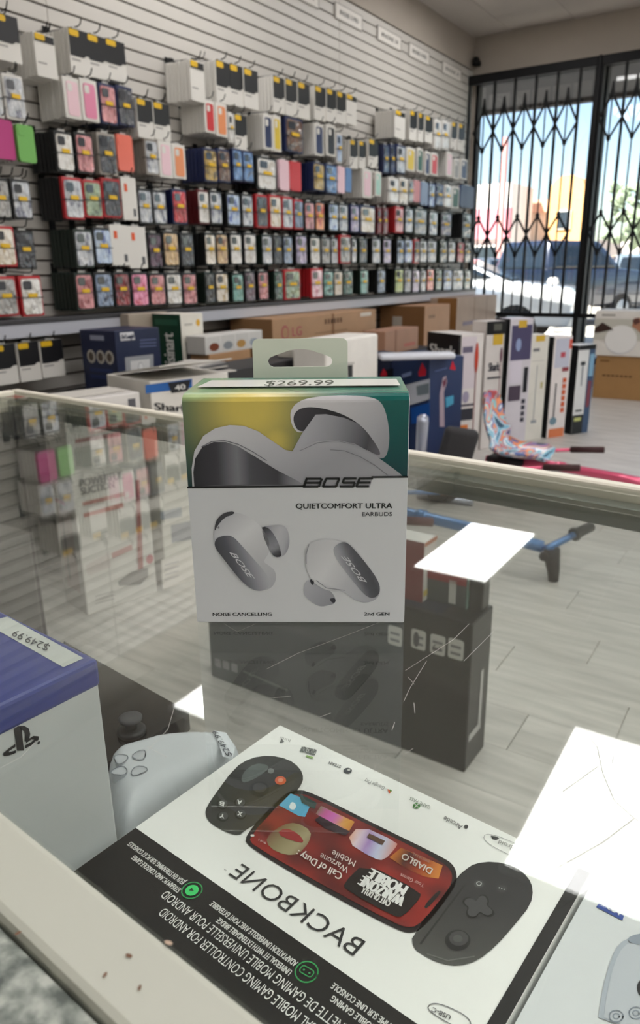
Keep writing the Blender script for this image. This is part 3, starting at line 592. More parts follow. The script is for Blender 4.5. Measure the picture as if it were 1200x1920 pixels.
# ================================================================ boxes along the slatwall
bn = empty('storage_bench', (-2.8, 3.4, 0), 'low black storage bench along the slatwall under the boxes', 'bench')
BEN = mat('black_bench_laminate', '#232326', .5)
obj('bench_top', box(-3.19, -2.42, .7, 5.4, .575, .60, .004, 1), BEN, bn)
for k in range(7): obj('leg_panel', box(-3.17, -2.46, .72+k*.77, .75+k*.77, 0, .575), BEN, bn)
obj('back_panel', box(-3.18, -3.16, .75, 5.35, .05, .575), BEN, bn)
for k in range(6): obj('front_panel', box(-2.47, -2.45, .755+k*.77, 1.485+k*.77, .03, .57, .003, 1), BEN, bn)
# navy coffee machine box
x1 = -2.65; a = onx(216, 640, x1).y; b = onx(300, 640, x1).y; zt = onx(258, 617, x1).z
c = Carton('coffee_machine_box', 'navy coffee machine box with white logo and machine picture', 'box', x1-.24, x1, a, b, .6, zt, '#1a2342')
c.fx.pxpoly([(p[0], p[1]) for p in [(224, 624), (250, 622), (253, 637), (226, 639)]], '#d6d6d8', 1); c.fx.pxtext("De'Longhi", (227, 636), (250, 634), (227, 627), '#1a2342', 2, .02)
c.fx.pxpoly([(234, 670), (287, 664), (288, 698), (236, 704)], '#9a9c9f', 1); c.fx.pxpoly([(244, 677), (280, 673), (281, 700), (245, 704)], '#d2d2d0', 2); c.fx.poly(ell(*c.fx.P(263, 688), .018, .022), '#a8a9aa', 3); c.fx.poly(ell(*c.fx.P(263, 688), .014, .018), '#dededc', 4)
for yy in (638, 644, 650): c.fx.line([c.fx.P(262, yy), c.fx.P(293, yy-2)], .006, '#5e6788', 1)
c.fy.fr(.3, .86, .7, .93, '#9aa0b4', 1)
for k in (.28, .55, .8): c.fy.fe(k, .62, .12, .1, '#b9b4ab', 1); c.fy.fe(k, .62, .07, .065, '#5b5148', 2)
for k in (.3, .4): c.fy.fr(.2, k, .85, k+.05, '#2f3a63', 1)
c.done()
# green and white appliance box
x1 = -2.7; a = onx(341, 640, x1).y; b = onx(383, 640, x1).y; zt = onx(360, 588, x1).z
c = Carton('appliance_box', 'white appliance box with dark green side and coffee grinder picture', 'box', x1-.2, x1, a, b, .6, zt, '#dcd8cd')
c.fy.fr(0, 0, 1, 1, '#17402f', 1); c.fy.ft('Cuisinart', .72, .10, .74, .42, '#e6e8e2', 2, .02, True); c.fy.fr(.1, .85, .9, .93, '#2c5b47', 2)
c.fx.fr(.16, .0, .92, .62, '#3c3b3d', 1); c.fx.fr(.22, .38, .86, .6, '#77767a', 2); c.fx.fr(.28, .04, .78, .34, '#252022', 2)
for k in (.35, .5, .65): c.fx.fr(k, .45, k+.08, .52, '#c9c9cb', 3)
c.fx.fe(.76, .87, .09, .05, '#d8a83e', 1); c.fx.fr(.15, .84, .5, .87, '#b5b1a8', 1)
c.done()
c = Carton('beige_carton', 'plain beige carton between the navy box and green box', 'box', -3.08, -2.92, 2.72, 3.0, .6, onx(260, 588, -2.92).z, '#a89c8c'); c.fx.fr(.5, .6, .9, .66, '#7d7264'); c.done()
# long tv carton on another carton
x1 = -2.75; a = onx(510, 600, x1).y; b = onx(705, 600, x1).y; zt = onx(600, 590, x1).z; zb = zt-.235
c = Carton('support_carton', 'brown carton under the long cardboard television box', 'box', x1-.28, x1-.02, a+.1, b-.05, .6, zb, '#9a7553'); c.done()
c = Carton('television_carton', 'long brown cardboard television carton with faint red print', 'box', x1-.33, x1, a, b, zb, zt, '#b08a66')
c.fx.ft('LG', .16, .5, .24, .26, '#a8505a', 1); c.fx.poly(ell(.1*c.fx.w, .62*c.fx.h, .04, .045), '#a8505a', 1); c.fx.poly(ell(.1*c.fx.w, .62*c.fx.h, .03, .034), '#b08a66', 2); [c.fx.fr(.45+.03*q, .72, .472+.03*q, .86, '#6e4d33', 1) for q in range(6)]; c.fx.fr(.36, .48, .68, .5, '#7d5c41'); c.fx.fr(.82, .82, .94, .93, '#d8d2c6', 1); c.fx.fr(.52, .0, .545, 1, '#8c6545', 1)
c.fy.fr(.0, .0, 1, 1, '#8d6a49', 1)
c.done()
# white picture box on a small carton
x1 = -2.55; a = onx(392, 660, x1).y; b = onx(470, 660, x1).y; zm = onx(430, 660, x1).z; zt = onx(430, 626, x1).z
c = Carton('small_carton', 'small brown carton below the white picture box', 'box', x1-.13, x1, a, b, .6, zm, '#b38a62'); c.fx.fr(.2, .7, .4, .76, '#7b5a3e'); c.done()
c = Carton('picture_box', 'white product box printed with small food pictures', 'box', x1-.135, x1-.005, a-.02, b+.12, zm, zt, '#cfcdc8')
for k, cc in enumerate(['#7a3f28', '#8a8f93', '#b58a4a', '#9aa3ad']): c.fx.fe(.14+.23*k, .38, .08, .22, cc, 1)
for k in range(3): c.fx.fr(.24+.25*k, .1, .25+.25*k, .95, '#e9e7e2', 2)
c.done()
# papers and flat black boxes lying on a dark case
x1 = -2.15; P = onx(360, 707, x1); Q = onx(470, 707, x1)
c = Carton('low_carton', 'dark carton carrying a pile of leaflets behind the earbud box', 'box', x1-.25, x1, P.y, Q.y+.55, 0, .745, '#2d2c2e'); c.done()
for k in range(7):
    z = .745+k*.006; r = random.uniform(-18, 18); u = random.uniform(0, .03)
    o = tag(obj('leaflet', xf(box(x1-.2+u, x1-.04+u, P.y+.02+u, P.y+.26+u, z, z+.005, .001, 1), rotz(x1-.1, P.y+.1, r)), mat('leaflet_%d' % (k % 3), ['#bdb9b2', '#3a3a3e', '#8c8a88'][k % 3], .5)), '%s leaflet in pile on dark carton, %s from the bottom' % (['pale', 'dark', 'grey'][k % 3], ordn(k+1)), 'leaflet', 'leaflets on the dark carton')
z = .745; A = onx(556, 685, x1); B = onx(600, 685, x1)
c = Carton('white_brand_box', 'small white box with grey lettering seen through the hang hole', 'box', x1-.12, x1-.03, A.y, B.y, z+.002, max(onx(575, 664, x1-.03).z, z+.05), '#d3cfc4'); c.fx.ft('SAMSUNG', .12, .62, .9, .2, '#5a5856', 1, .02); c.done()
x1 = -1.9; A = onx(612, 670, x1); B = onx(709, 670, x1)
c = Carton('white_appliance', 'tall white boxed appliance with dark slot behind earbud box', 'box', x1-.2, x1, A.y, B.y, 0, onx(660, 633, x1).z, '#e4e0d8', bev=.012); c.fx.pxpoly([(651, 685), (661, 684), (661, 707), (652, 708)], '#2a2a2c', 1); c.fx.pxpoly([(648, 680), (664, 679), (664, 683), (648, 684)], '#b7b3ab', 1); c.done()
# cartons by the window end of the slatwall
x1 = -2.72; A = onx(795, 620, x1); B = onx(842, 620, x1)
c = Carton('brown_carton', 'tall brown carton with darker end and white sticker', 'box', x1-.42, x1, A.y, B.y, 0, onx(818, 572, x1).z, '#b18866'); c.fy.fr(0, 0, 1, 1, '#7c5838', 1); c.fy.fr(.28, .78, .5, .9, '#a89e92', 2); c.fx.fr(.15, .88, .4, .91, '#8a6a50', 1); c.done()
x1 = -2.45; A = onx(722, 640, x1); B = onx(784, 640, x1)
c = Carton('pinkish_carton', 'pinkish brown carton in front of the tall brown carton', 'box', x1-.18, x1, A.y, B.y, .60, onx(753, 617, x1).z, '#a98068'); c.fx.fr(.55, .2, .9, .35, '#b56a5c', 1); c.fx.fr(.27, 0, .33, 1, '#8d6650', 1); c.done()
x1 = -2.72; A = onx(853, 600, x1); A.y += .03; B = onx(929, 600, x1)
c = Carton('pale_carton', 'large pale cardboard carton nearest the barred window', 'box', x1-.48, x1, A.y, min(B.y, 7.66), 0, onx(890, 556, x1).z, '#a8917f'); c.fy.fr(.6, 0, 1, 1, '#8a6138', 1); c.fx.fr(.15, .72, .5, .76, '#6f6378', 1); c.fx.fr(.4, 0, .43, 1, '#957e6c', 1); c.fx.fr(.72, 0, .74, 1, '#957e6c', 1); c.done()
# ---- vacuum boxes by the counter's left end
c = Carton('vacuum_box', 'white boxed stick vacuum with POWERFUL SUCTION print seen through glass', 'box', -2.17, -2.0, 1.541, 1.83, 0, .77, '#d4d0cb', rot=-13, piv=(-2.0, 1.541))
f = c.fx
f.pxtext('ROCKET', (137, 802), (182, 792), (134, 787), '#5c5a5c', 2, .03); f.pxtext('Sh', (134, 783), (155, 778), (132, 764), '#3a3a3c', 2, .03)
f.pxpoly([(140, 824), (226, 809), (227, 817), (141, 831)], '#9c6a6a', 2); f.pxtext('POWERFUL', (150, 913), (231, 897), (148, 898), '#6a686a', 2, .03); f.pxtext('SUCTION', (152, 928), (214, 914), (150, 914), '#6a686a', 2, .03)
f.pxpoly([(154, 942), (232, 922), (233, 930), (155, 948)], '#b06a62', 2); f.pxpoly([(156, 963), (230, 942), (231, 951), (157, 970)], '#b8675c', 2)
f.pxpoly([(139, 840), (185, 832), (187, 870), (142, 880)], '#b5b4ae', 1); f.pxpoly([(208, 1037), (246, 1020), (248, 1030), (210, 1047)], '#b5807c', 2); f.pxpoly([(253, 900), (260, 899), (268, 1065), (258, 1068)], '#9c5c58', 3); f.pxpoly([(220, 1090), (245, 1072), (276, 1064), (277, 1080), (262, 1096), (222, 1098)], '#85817f', 3)
f.poly(ell(*f.P(280, 1048), .016, .018), '#b0525a', 3); f.pxpoly([(160, 1060), (205, 1035), (208, 1062), (165, 1080)], '#c7bdb9', 1)
for k in range(3): f.line([f.P(178, 1118+k*7), f.P(214, 1108+k*7)], .004, '#a9a5a2', 2)
c.fy.fr(.2, .1, .8, .5, '#c5b6b2', 1); c.fy.fr(.15, .52, .6, .54, '#b0525a', 2); c.fy.fr(.35, .15, .42, .46, '#8d8a88', 2)
c.ft.fr(.45, .05, .5, .95, '#a9a49c', 1)
c.done()
o = c.o
obj('top_flap', xf(box(-2.17, -2.05, 1.56, 1.80, .772, .776), c.M @ Matrix.Rotation(0, 4, 'Y')), mat('board_flap', '#cbc7bf', .6), o)
qr = Face(c.M @ Vector((-1.999, 1.541, 0)), c.M.to_3x3() @ Vector((0, .289, 0)), (0, 0, .77), .0006)
qr.fr(.83, .93, .93, .975, '#5a5a5e', 1); qr.build('grey_patch', o)
c = Carton('vacuum_box', 'white boxed vacuum with blue band and dark lettering beside earbud box', 'box', -2.24, -1.93, 1.87, 2.22, 0, .80, '#d8d4cc', rot=-13, piv=(-1.93, 1.87))
f = c.fx; f.pxpoly([(272, 722), (360, 710), (360, 727), (273, 738)], '#2f62a5', 1); f.pxpoly([(314, 718), (357, 712), (352, 732), (321, 737)], '#26262a', 2); f.pxtext('40', (328, 732), (347, 729), (326, 722), '#e8e6e2', 3, .03)
f.pxtext('Shark', (290, 769), (353, 772), (289, 754), '#2e2d30', 2, .04); f.pxpoly([(320, 985), (362, 975), (364, 1010), (322, 1018)], '#8d8f96', 1); f.pxpoly([(300, 960), (340, 950), (341, 968), (302, 975)], '#9fa3ab', 1); f.pxpoly([(302, 1050), (362, 1030), (362, 1090), (305, 1110)], '#e1dad4', 1)
for k in range(4): f.line([f.P(308, 1060+k*9), f.P(335, 1052+k*9)], .004, '#a8a3a8', 2)
c.done()
obj('open_flap', xf(box(-2.2, -1.87, 1.88, 2.2, .803, .807), c.M @ Matrix.Translation((-2.2, 0, .8)) @ Matrix.Rotation(math.radians(-9), 4, 'Y') @ Matrix.Translation((2.2, 0, -.8))), mat('board_flap', '#cbc7bf', .6), c.o)
# ---- blue vacuum boxes behind the earbud box
P = onz(806, 672, .70)
c = Carton('blue_vacuum_box', 'tall navy boxed vacuum with red logo and grey vacuum picture', 'box', P.x-.38, P.x, P.y, P.y+.24, 0, .70, '#23365c', rot=-29, piv=(P.x, P.y))
f = c.fx; f.pxpoly([(843, 692), (848, 676), (854, 690), (853, 694)], '#c4283a', 2); f.pxpoly([(824, 738), (830, 708), (836, 704), (838, 716), (832, 735), (833, 800), (824, 800)], '#a99aa4', 2); f.pxpoly([(829, 716), (836, 708), (836, 718), (831, 728)], '#6e3a4c', 3); f.pxpoly([(835, 745), (850, 741), (850, 757), (836, 764)], '#4f9fc0', 2); f.pxpoly([(815, 695), (838, 689), (838, 691), (815, 697)], '#5d6f9c', 2)
f = c.fy; f.pxpoly([(760, 722), (806, 710), (806, 748), (768, 760)], '#cbd0da', 1); f.pxpoly([(785, 698), (792, 680), (800, 694), (799, 704), (786, 706)], '#c4283a', 2); f.pxpoly([(781, 724), (805, 718), (805, 738), (783, 742)], '#7d8a92', 2); f.pxpoly([(754, 702), (772, 696), (772, 704), (754, 709)], '#7f8fb8', 2); f.pxpoly([(770, 765), (806, 755), (806, 790), (772, 795)], '#1f57a8', 1)
c.done()
P = onz(806, 672, .70) + Vector((-.875, .485, 0))*.40
c = Carton('navy_vacuum_box', 'low navy box with red logo peeking out beside earbud box', 'box', P.x-.4, P.x, P.y, P.y+.22, 0, .665, '#1b2742', rot=-29, piv=(P.x, P.y)); f = c.fy; f.pxpoly([(714, 702), (720, 690), (726, 699), (726, 705), (714, 706)], '#c4283a', 2); f.pxpoly([(713, 697), (738, 690), (738, 720), (713, 724)], '#141822', 1); c.done()
P = onz(716, 672, .72)
tag(obj('white_bag', xf(box(P.x, P.x+.42, P.y+.05, P.y+.16, .70, .735, .015, 3), rotz(P.x, P.y, 38)), mat('white_plastic_film', '#cfd2da', .3)), 'white plastic bag lying on the navy boxes', 'bag')
# ---- row of upright vacuum boxes
VB = [((852, 850), .772, .20, .34, '#d8d3cf', 'white boxed vacuum with black lettered side and red vacuum picture'),
      ((900, 843), .845, .165, .14, '#cfcac6', 'white boxed mop with black lid and yellow price sticker'),
      ((942, 836), .853, .205, .13, '#c9c5cc', 'boxed vacuum with purple room photo and yellow sticker'),
      ((982, 828), .735, .165, .13, '#d3d1c8', 'plain white boxed vacuum with thin grey line picture'),
      ((1024, 822), .714, .175, .15, '#d9d3d1', 'boxed vacuum with orange lettering and red vacuum picture'),
      ((1070, 815), .643, .17, .14, '#d4d6d6', 'black edged box with blue side standing last in the row')]
vb = []
for k, ((px_, py_), h, w, dp, col, lab) in enumerate(VB):
    P = onz(px_, py_, 0)
    vb.append(Carton('upright_vacuum_box', lab, 'box', P.x-dp, P.x, P.y, P.y+w, 0, h, col, rot=-29, piv=(P.x, P.y), group='row of upright vacuum boxes'))
c = vb[0]; c.fy.fr(0, 0, 1, 1, '#1c1b1f', 1); c.fy.ft('Shark', .1, .81, .9, .1, '#d9d7d4', 2, .04)
f = c.fx; f.fr(0, 0, .07, 1, '#1c1b1f', 1); f.fr(.1, .55, .7, .98, '#cfc6cc', 1); f.fr(.14, .85, .55, .90, '#6a6478', 2); f.fe(.72, .8, .08, .13, '#b8412e', 3); f.fr(.70, .1, .74, .72, '#8a5a58', 3); f.fr(.08, .40, .7, .42, '#55505a', 2); f.fr(.1, .28, .68, .38, '#33343c', 2); f.fr(.12, .16, .5, .24, '#d0783a', 2); f.fe(.35, .48, .14, .05, '#9b94a8', 2)
c = vb[1]; f = c.fx; f.fr(0, .9, 1, 1, '#151517', 1); f.fr(.35, .93, .75, .98, '#55564f', 2); f.fr(.35, .82, .85, .9, '#c9a63a', 2); f.ft('Shark', .2, .62, .75, .07, '#3c3c44', 2, .03); f.fr(.15, .56, .85, .575, '#3c3c44', 2); f.fr(.25, .3, .6, .46, '#5f7389', 2); f.fr(.2, .17, .55, .25, '#5a6472', 2); f.fr(.78, .05, .82, .78, '#7b4a52', 2); f.fe(.8, .74, .07, .06, '#6b4a58', 3); f.fr(.92, 0, 1, .9, '#1b1b1e', 1); c.fy.fr(0, 0, 1, 1, '#cfc8c2', 1)
c = vb[2]; c.fy.fr(0, 0, 1, 1, '#17171a', 1); f = c.fx; f.fr(.08, .68, .95, .95, '#4a4664', 1); f.fr(.35, .93, .7, .985, '#c9a63a', 2); f.fr(.1, .5, .6, .68, '#cfc9d4', 2); f.fr(.1, .36, .62, .48, '#4a3f4e', 2); f.fr(.72, .42, .9, .62, '#1c1c22', 2); [f.fr(.7, .18+.05*q, .86, .215+.05*q, '#3a3a46', 2) for q in range(4)]; f.fe(.4, .8, .12, .05, '#8d9cc0', 2)
c = vb[3]; f = c.fx; f.fr(.25, .94, .75, .995, '#c9a63a', 1); f.fr(.14, .85, .5, .88, '#77787a', 1); f.fr(.42, .2, .46, .72, '#8f9499', 1); f.fr(.3, .17, .62, .2, '#8f9499', 1); f.fr(.7, .5, .82, .56, '#a9a06a', 1); f.fr(.1, .76, .8, .765, '#b0b0ac', 1); c.fy.fr(0, 0, 1, 1, '#bfbcb4', 1)
c = vb[4]; c.fy.fr(0, 0, 1, 1, '#19191c', 1); f = c.fx; f.fr(.1, .7, .9, .98, '#b9bccb', 1); f.fr(.4, .8, .66, .85, '#b8505c', 2); f.fr(.82, .88, .98, .97, '#cf5a48', 2); [f.fr(.64, .25+.06*q, .84, .295+.06*q, '#c9603c', 2) for q in range(6)]; f.fr(.25, .2, .32, .55, '#3a3a42', 2); f.fe(.28, .17, .2, .04, '#6d8896', 2); f.fr(.1, .0, .95, .09, '#cf7a52', 1); f.fr(.55, .66, .9, .7, '#8a4048', 2)
c = vb[5]; c.fy.fr(0, 0, 1, 1, '#121214', 1); f = c.fx; f.fr(0, 0, .64, .22, '#2a2d2e', 1); f.fr(.64, 0, 1, 1, '#3f5470', 1); f.fr(.1, .15, .5, .19, '#b9bf7a', 2); f.fr(.3, .55, .36, .8, '#55606c', 2); f.fr(.18, .78, .46, .82, '#33373c', 2); f.fr(.72, .3, .92, .6, '#7a3f4a', 2); f.fr(.7, .65, .95, .9, '#7ba3bd', 2); f.fr(0, .95, 1, 1, '#1b1c1e', 2); f.fr(.12, .26, .5, .28, '#33373c', 2)
for c in vb: c.done()
# ---- robot box on a carton under the window
yw = 7.2
A = ony(1106, 745, yw); zt = ony(1110, 665, yw).z
c = Carton('floor_carton', 'brown carton on the floor under the robot vacuum box', 'box', A.x+.02, A.x+.50, yw, yw+.34, 0, zt, '#9a7446', eps=.002); [c.fy.fr(.15+.08*q, .52, .21+.08*q, .56, '#5f452c', 1) for q in range(7)]; c.fy.fr(.08, .85, .25, .9, '#7b5a36', 1); c.done()
c = Carton('robot_vacuum_box', 'white box printed with round robot vacuum and a dog', 'box', A.x-.02, A.x+.56, yw-.02, yw+.36, zt, zt+.40, '#d6d2cb', eps=.002)
f = c.fy; f.fr(0, .35, 1, .82, '#b9b7ac', 1); f.fe(.42, .36, .24, .32, '#c9c8c9', 2); f.fe(.42, .38, .235, .31, '#dcdbd8', 3); f.fp([(.0, .5), (.02, .62), (.12, .74), (.22, .66), (.3, .58), (.2, .56), (.1, .52)], '#3a2a24', 3); f.fp([(.58, .84), (.66, .86), (.74, .7), (.85, .55), (.8, .48), (.72, .5), (.64, .6), (.56, .66)], '#a5745c', 3); f.fp([(.56, .8), (.64, .86), (.68, .76), (.6, .7)], '#5a3a34', 4); f.fr(.1, .88, .3, .92, '#8f8c84', 1); f.fr(.75, .3, .98, .35, '#6f7a70', 2)
c.done()
c = Carton('pale_floor_box', 'white box edge standing right of the brown floor carton', 'box', A.x+.58, A.x+.9, yw+.02, yw+.3, 0, .2, '#d4d2ce'); c.done()

# ================================================================ hoverboard go-kart frames on the floor
def kart(base, rz, sc, colname, metal, seat, lab, cat='go-kart', foam='#3a1c1c'):
    M = Matrix.Translation((base[0], base[1], 0)) @ Matrix.Rotation(math.radians(rz), 4, 'Z') @ Matrix.Scale(sc, 4)
    t = empty('hoverboard_kart', (base[0], base[1], 0), lab, cat, 'hoverboard kart frames')
    fm = mat(colname, metal, .3, .5, coat=.6); gm = mat('foam_grip_%s' % foam.strip('#'), foam, .7, bump=.4, bscale=200); rub = mat('kart_rubber', '#131314', .7)
    A = lambda n, vf, m, p=t, s=True: obj(n, xf(vf, M), m, p, s)
    A('main_tube', tube([(-.05, 0, .17), (.3, 0, .19), (.75, 0, .17), (1.02, 0, .15)], .028, 10), fm)
    A('tube_clamp', lathe([(.027, -.03), (.03, -.02), (.03, .02), (.027, .03)], (.42, 0, .188), (1, 0, -.03), 12), fm)
    A('front_fork', tube([(1.0, 0, .15), (1.06, 0, .14), (1.07, 0, .1)], .016, 8), fm)
    A('support_leg', tube([(1.06, 0, .15), (1.065, 0, .10), (1.075, 0, .05), (1.08, 0, .002)], [.036, .034, .028, .022], 10), rub)
    A('leg_knob', lathe([(.012, 0), (.02, .004), (.02, .018), (.012, .022)], (1.04, -.03, .12), (0, -1, .2), 12), rub)
    A('foot_peg', tube([(1.04, -.02, .15), (1.08, .09, .165), (1.12, .20, .18)], .016, 8), fm); 
    A('peg_grip', tube([(1.115, .185, .178), (1.15, .27, .19)], .024, 10), rub); A('peg_collar', lathe([(.02, 0), (.032, .004), (.032, .014), (.02, .018)], (1.105, .16, .174), (.3, .9, .12), 12), rub)
    for s in (-1, 1):
        A('arm_plate', box(-.1, .12, s*.2-.06, s*.2+.06, .12, .14, .006, 1), fm)
        A('side_tube', tube([(0, 0, .17), (.02, s*.1, .16), (.02, s*.22, .15)], .015, 8), fm)
        A('lever', tube([(.02, s*.26, .15), (.18, s*.27, .2), (.42, s*.26, .24)], .012, 8), fm)
        A('grip', tube([(.40, s*.26, .238), (.60, s*.255, .262)], .02, 12), gm)
        hb = A('hoverboard_wheel', lathe([(.04, -.035), (.075, -.035), (.085, -.02), (.085, .02), (.075, .035), (.04, .035)], (-.02, s*.33, .085), (0, 1, 0), 22), rub)
        A('fender', tube([(-.02+.105*math.cos(q), s*.33, .085+.105*math.sin(q)) for q in [math.radians(a) for a in range(5, 180, 12)]], .022, 8), fm)
    A('axle_bar', tube([(-.02, -.3, .09), (-.02, .3, .09)], .05, 12), fm)
    if seat:
        bm = bmesh.new(); nx, ny = 10, 8; vs = []
        prof = [(.30, .20), (.24, .215), (.14, .21), (.04, .21), (-.03, .235), (-.07, .30), (-.10, .38), (-.125, .46), (-.14, .54), (-.15, .58), (-.155, .60)]
        for i, (x, z) in enumerate(prof):
            hw = [.13, .165, .18, .18, .175, .17, .165, .155, .14, .11, .07][i]
            for j in range(ny+1):
                u = j/ny*2-1; lift = .045*abs(u)**3
                vs.append(bm.verts.new((x+(lift if i > 4 else 0), u*hw, z+(lift if i <= 5 else 0))))
        for i in range(len(prof)-1):
            for j in range(ny): bm.faces.new((vs[i*(ny+1)+j], vs[(i+1)*(ny+1)+j], vs[(i+1)*(ny+1)+j+1], vs[i*(ny+1)+j+1]))
        bmesh.ops.recalc_face_normals(bm, faces=bm.faces[:])
        r = bmesh.ops.extrude_face_region(bm, geom=bm.faces[:]); ev = [g for g in r['geom'] if isinstance(g, bmesh.types.BMVert)]
        bmesh.ops.translate(bm, verts=ev, vec=(-.004, 0, -.016))
        A('bucket_seat', xf(bmvf(bm), Matrix.Translation((.06, 0, .035)) @ Matrix.Scale(.95, 4)), seat)
        A('seat_post', box(-.03, .2, -.06, .06, .17, .205, .004, 1), rub)
    return t
def graffiti():
    m = mat('graffiti_seat_print', '#88aacc', .4, coat=.4); nt = m.node_tree; b = nt.nodes['Principled BSDF']
    tc = nt.nodes.new('ShaderNodeTexCoord'); n = nt.nodes.new('ShaderNodeTexNoise'); n.inputs['Scale'].default_value = 6; n.inputs['Detail'].default_value = 1.5; n.inputs['Distortion'].default_value = 1.2
    r = nt.nodes.new('ShaderNodeValToRGB'); r.color_ramp.interpolation = 'CONSTANT'; e = r.color_ramp.elements
    e[0].position = 0; e[0].color = lin('#2b4a63'); e[1].position = .36; e[1].color = lin('#7db3c9')
    for p, c_ in ((.43, '#d7dadb'), (.47, '#5b6fa8'), (.50, '#e0885a'), (.54, '#8fc4c9'), (.58, '#c95a5e'), (.62, '#8f7fb0'), (.67, '#27323f')): k = e.new(p); k.color = lin(c_)
    nt.links.new(tc.outputs['Object'], n.inputs['Vector']); nt.links.new(n.outputs[0], r.inputs[0]); nt.links.new(r.outputs[0], b.inputs['Base Color']); return m
GRA = graffiti()
kart((-1.34, 3.86, 0), -2, .88, 'pink_kart_paint', '#d05574', GRA, 'pink hoverboard kart frame with graffiti print bucket seat')
kart((-1.62, 2.74, 0), -2, .88, 'blue_kart_paint', '#4d7fb8', None, 'blue hoverboard kart frame lying on floor seen through counter glass', foam='#5a2f30')
# dark seat with grey bar in front of the navy boxes
t = empty('folded_seat', (-1.62, 3.65, 0), 'dark grey folded seat with silver bar before the navy boxes', 'seat')
P = onz(832, 838, .3)
t.location = (P.x, P.y, 0)
obj('seat_shell', xf(box(-.09, .09, -.035, .035, .01, .42, .03, 3), Matrix.Translation((P.x, P.y, .0)) @ Matrix.Rotation(math.radians(14), 4, 'Y') @ Matrix.Rotation(math.radians(40), 4, 'Z')), mat('dark_grey_fabric', '#2c2b2d', .8), t, True)
Q = onz(793, 785, .48)
obj('silver_bar', tube([(Q.x, Q.y, .48), (P.x-.12, P.y-.02, .2), (P.x-.1, P.y, .02)], .03, 8), mat('silver_tube', '#a7abb8', .3, .6), t, True)
obj('base_bar', tube([(P.x-.14, P.y, .02), (P.x+.16, P.y+.03, .02)], .02, 8), mat('silver_tube'), t, True)

# ================================================================ hoverboard box and toys in front of the counter
hx0, hx1, hy0, hy1, hz = -1.349, -.524, 1.437, 1.56, .40
c = Carton('hoverboard_box', 'black hoverboard carton with four white icons seen through glass', 'box', hx0, hx1, hy0, hy1, 0, hz, '#1a191b', rot=-1.5, piv=(hx1, hy0), eps=.001, rough=.35)
f = c.fy
for k, (xa, ya) in enumerate(((738, 1192), (782, 1199), (818, 1209), (852, 1217))):
    u, v = f.P(xa+3, ya); f.poly(rrect(u-.0195, v-.026, u+.0195, v+.026, .007), '#c9c7c4', 1)
    for q in range(2): f.fr((u-.013)/f.w, (v-.015+q*.018)/f.h, (u+.013)/f.w, (v-.008+q*.018)/f.h, '#77757a', 2)
    if k == 1: f.poly(ell(u-.005, v, .008, .02), '#55535a', 3)
    if k == 2: f.text('6+', (u-.012, v-.018), (u+.012, v-.018), (u-.012, v+.002), '#4a484e', 3)
for xa, ya, w_ in ((409, 1243, .012), (424, 1247, .012), (440, 1252, .012)): u, v = f.P(xa, ya); f.poly(rrect(u-w_, v-.014, u+w_, v+.014, .004), '#8e8c8c', 1)
f.line([f.P(456, 1258), f.P(540, 1294)], .006, '#6d6b6c', 1)
g = Face(c.M @ Vector((hx1, hy0, 0)), c.M.to_3x3() @ Vector((0, hy1-hy0, 0)), (0, 0, hz), .001)
g.fr(.55, .22, .68, .62, '#b9b7b6', 1); g.fr(.1, .2, .7, .25, '#b9b7b6', 1); g.build('rider_silhouette', c.o)
c.ft.fr(.2, .1, .9, .9, '#2c2f3c', 1)
c.done()
P = onz(786, 1133, hz)
c = Carton('toy_box', 'red and white toy box with yellow stripe standing on black carton', 'box', P.x-.10, P.x+.004, P.y+.01, P.y+.075, hz, hz+.155, '#cfcdca', rot=-2, piv=(P.x, P.y)); c.fy.fr(0, 0, 1, 1, '#7b2f33', 1); c.fx.fr(0, .1, 1, .2, '#c8b04a', 1); c.fx.fr(.5, .26, .8, .36, '#6e6c6a', 1); c.fx.fr(0, .93, 1, 1, '#b4755a', 1); c.done()
P = onz(858, 1140, hz)
c = Carton('picture_toy_box', 'red topped toy box with green picture panel on black carton', 'box', P.x-.095, P.x+.02, P.y+.0, P.y+.085, hz, hz+.085, '#43484c', rot=-2, piv=(P.x, P.y)); c.ft.fr(0, 0, 1, 1, '#a33036', 1); c.ft.fr(.3, .3, .6, .7, '#c09a4a', 2); c.fx.fr(0, 0, 1, 1, '#86a59a', 1); c.fx.fr(.1, .55, .4, .85, '#b5716c', 2); c.fy.fr(.62, .1, .78, .8, '#c9c7c4', 1); c.fy.fr(0, .7, 1, 1, '#8f2d33', 1); c.done()
c = Carton('black_accessory_box', 'slim black box standing behind the toys on black carton', 'box', hx1-.04, hx1-.005, hy0+.07, hy1-.008, hz, hz+.17, '#212224', rough=.4); c.done()

cb = empty('floor_cabinet', (-2.05, .9, 0), 'dark grey cabinet on the floor seen through the left counter glass', 'cabinet')
obj('body', box(-2.35, -1.78, .45, 1.22, .03, .46, .006, 2), mat('dark_cabinet', '#3d3a38', .6), cb); obj('plinth', box(-2.32, -1.80, .48, 1.2, 0, .03), mat('dark_vinyl_base'), cb)
for k in range(2): d_ = obj('door', box(-1.778, -1.766, .47+k*.375, .835+k*.375, .05, .44, .003, 1), mat('dark_cabinet'), cb); obj('handle', box(-1.766, -1.752, (.80 if k == 0 else .87), (.815 if k == 0 else .885), .22, .32, .003, 1), mat('silver_tube'), d_)
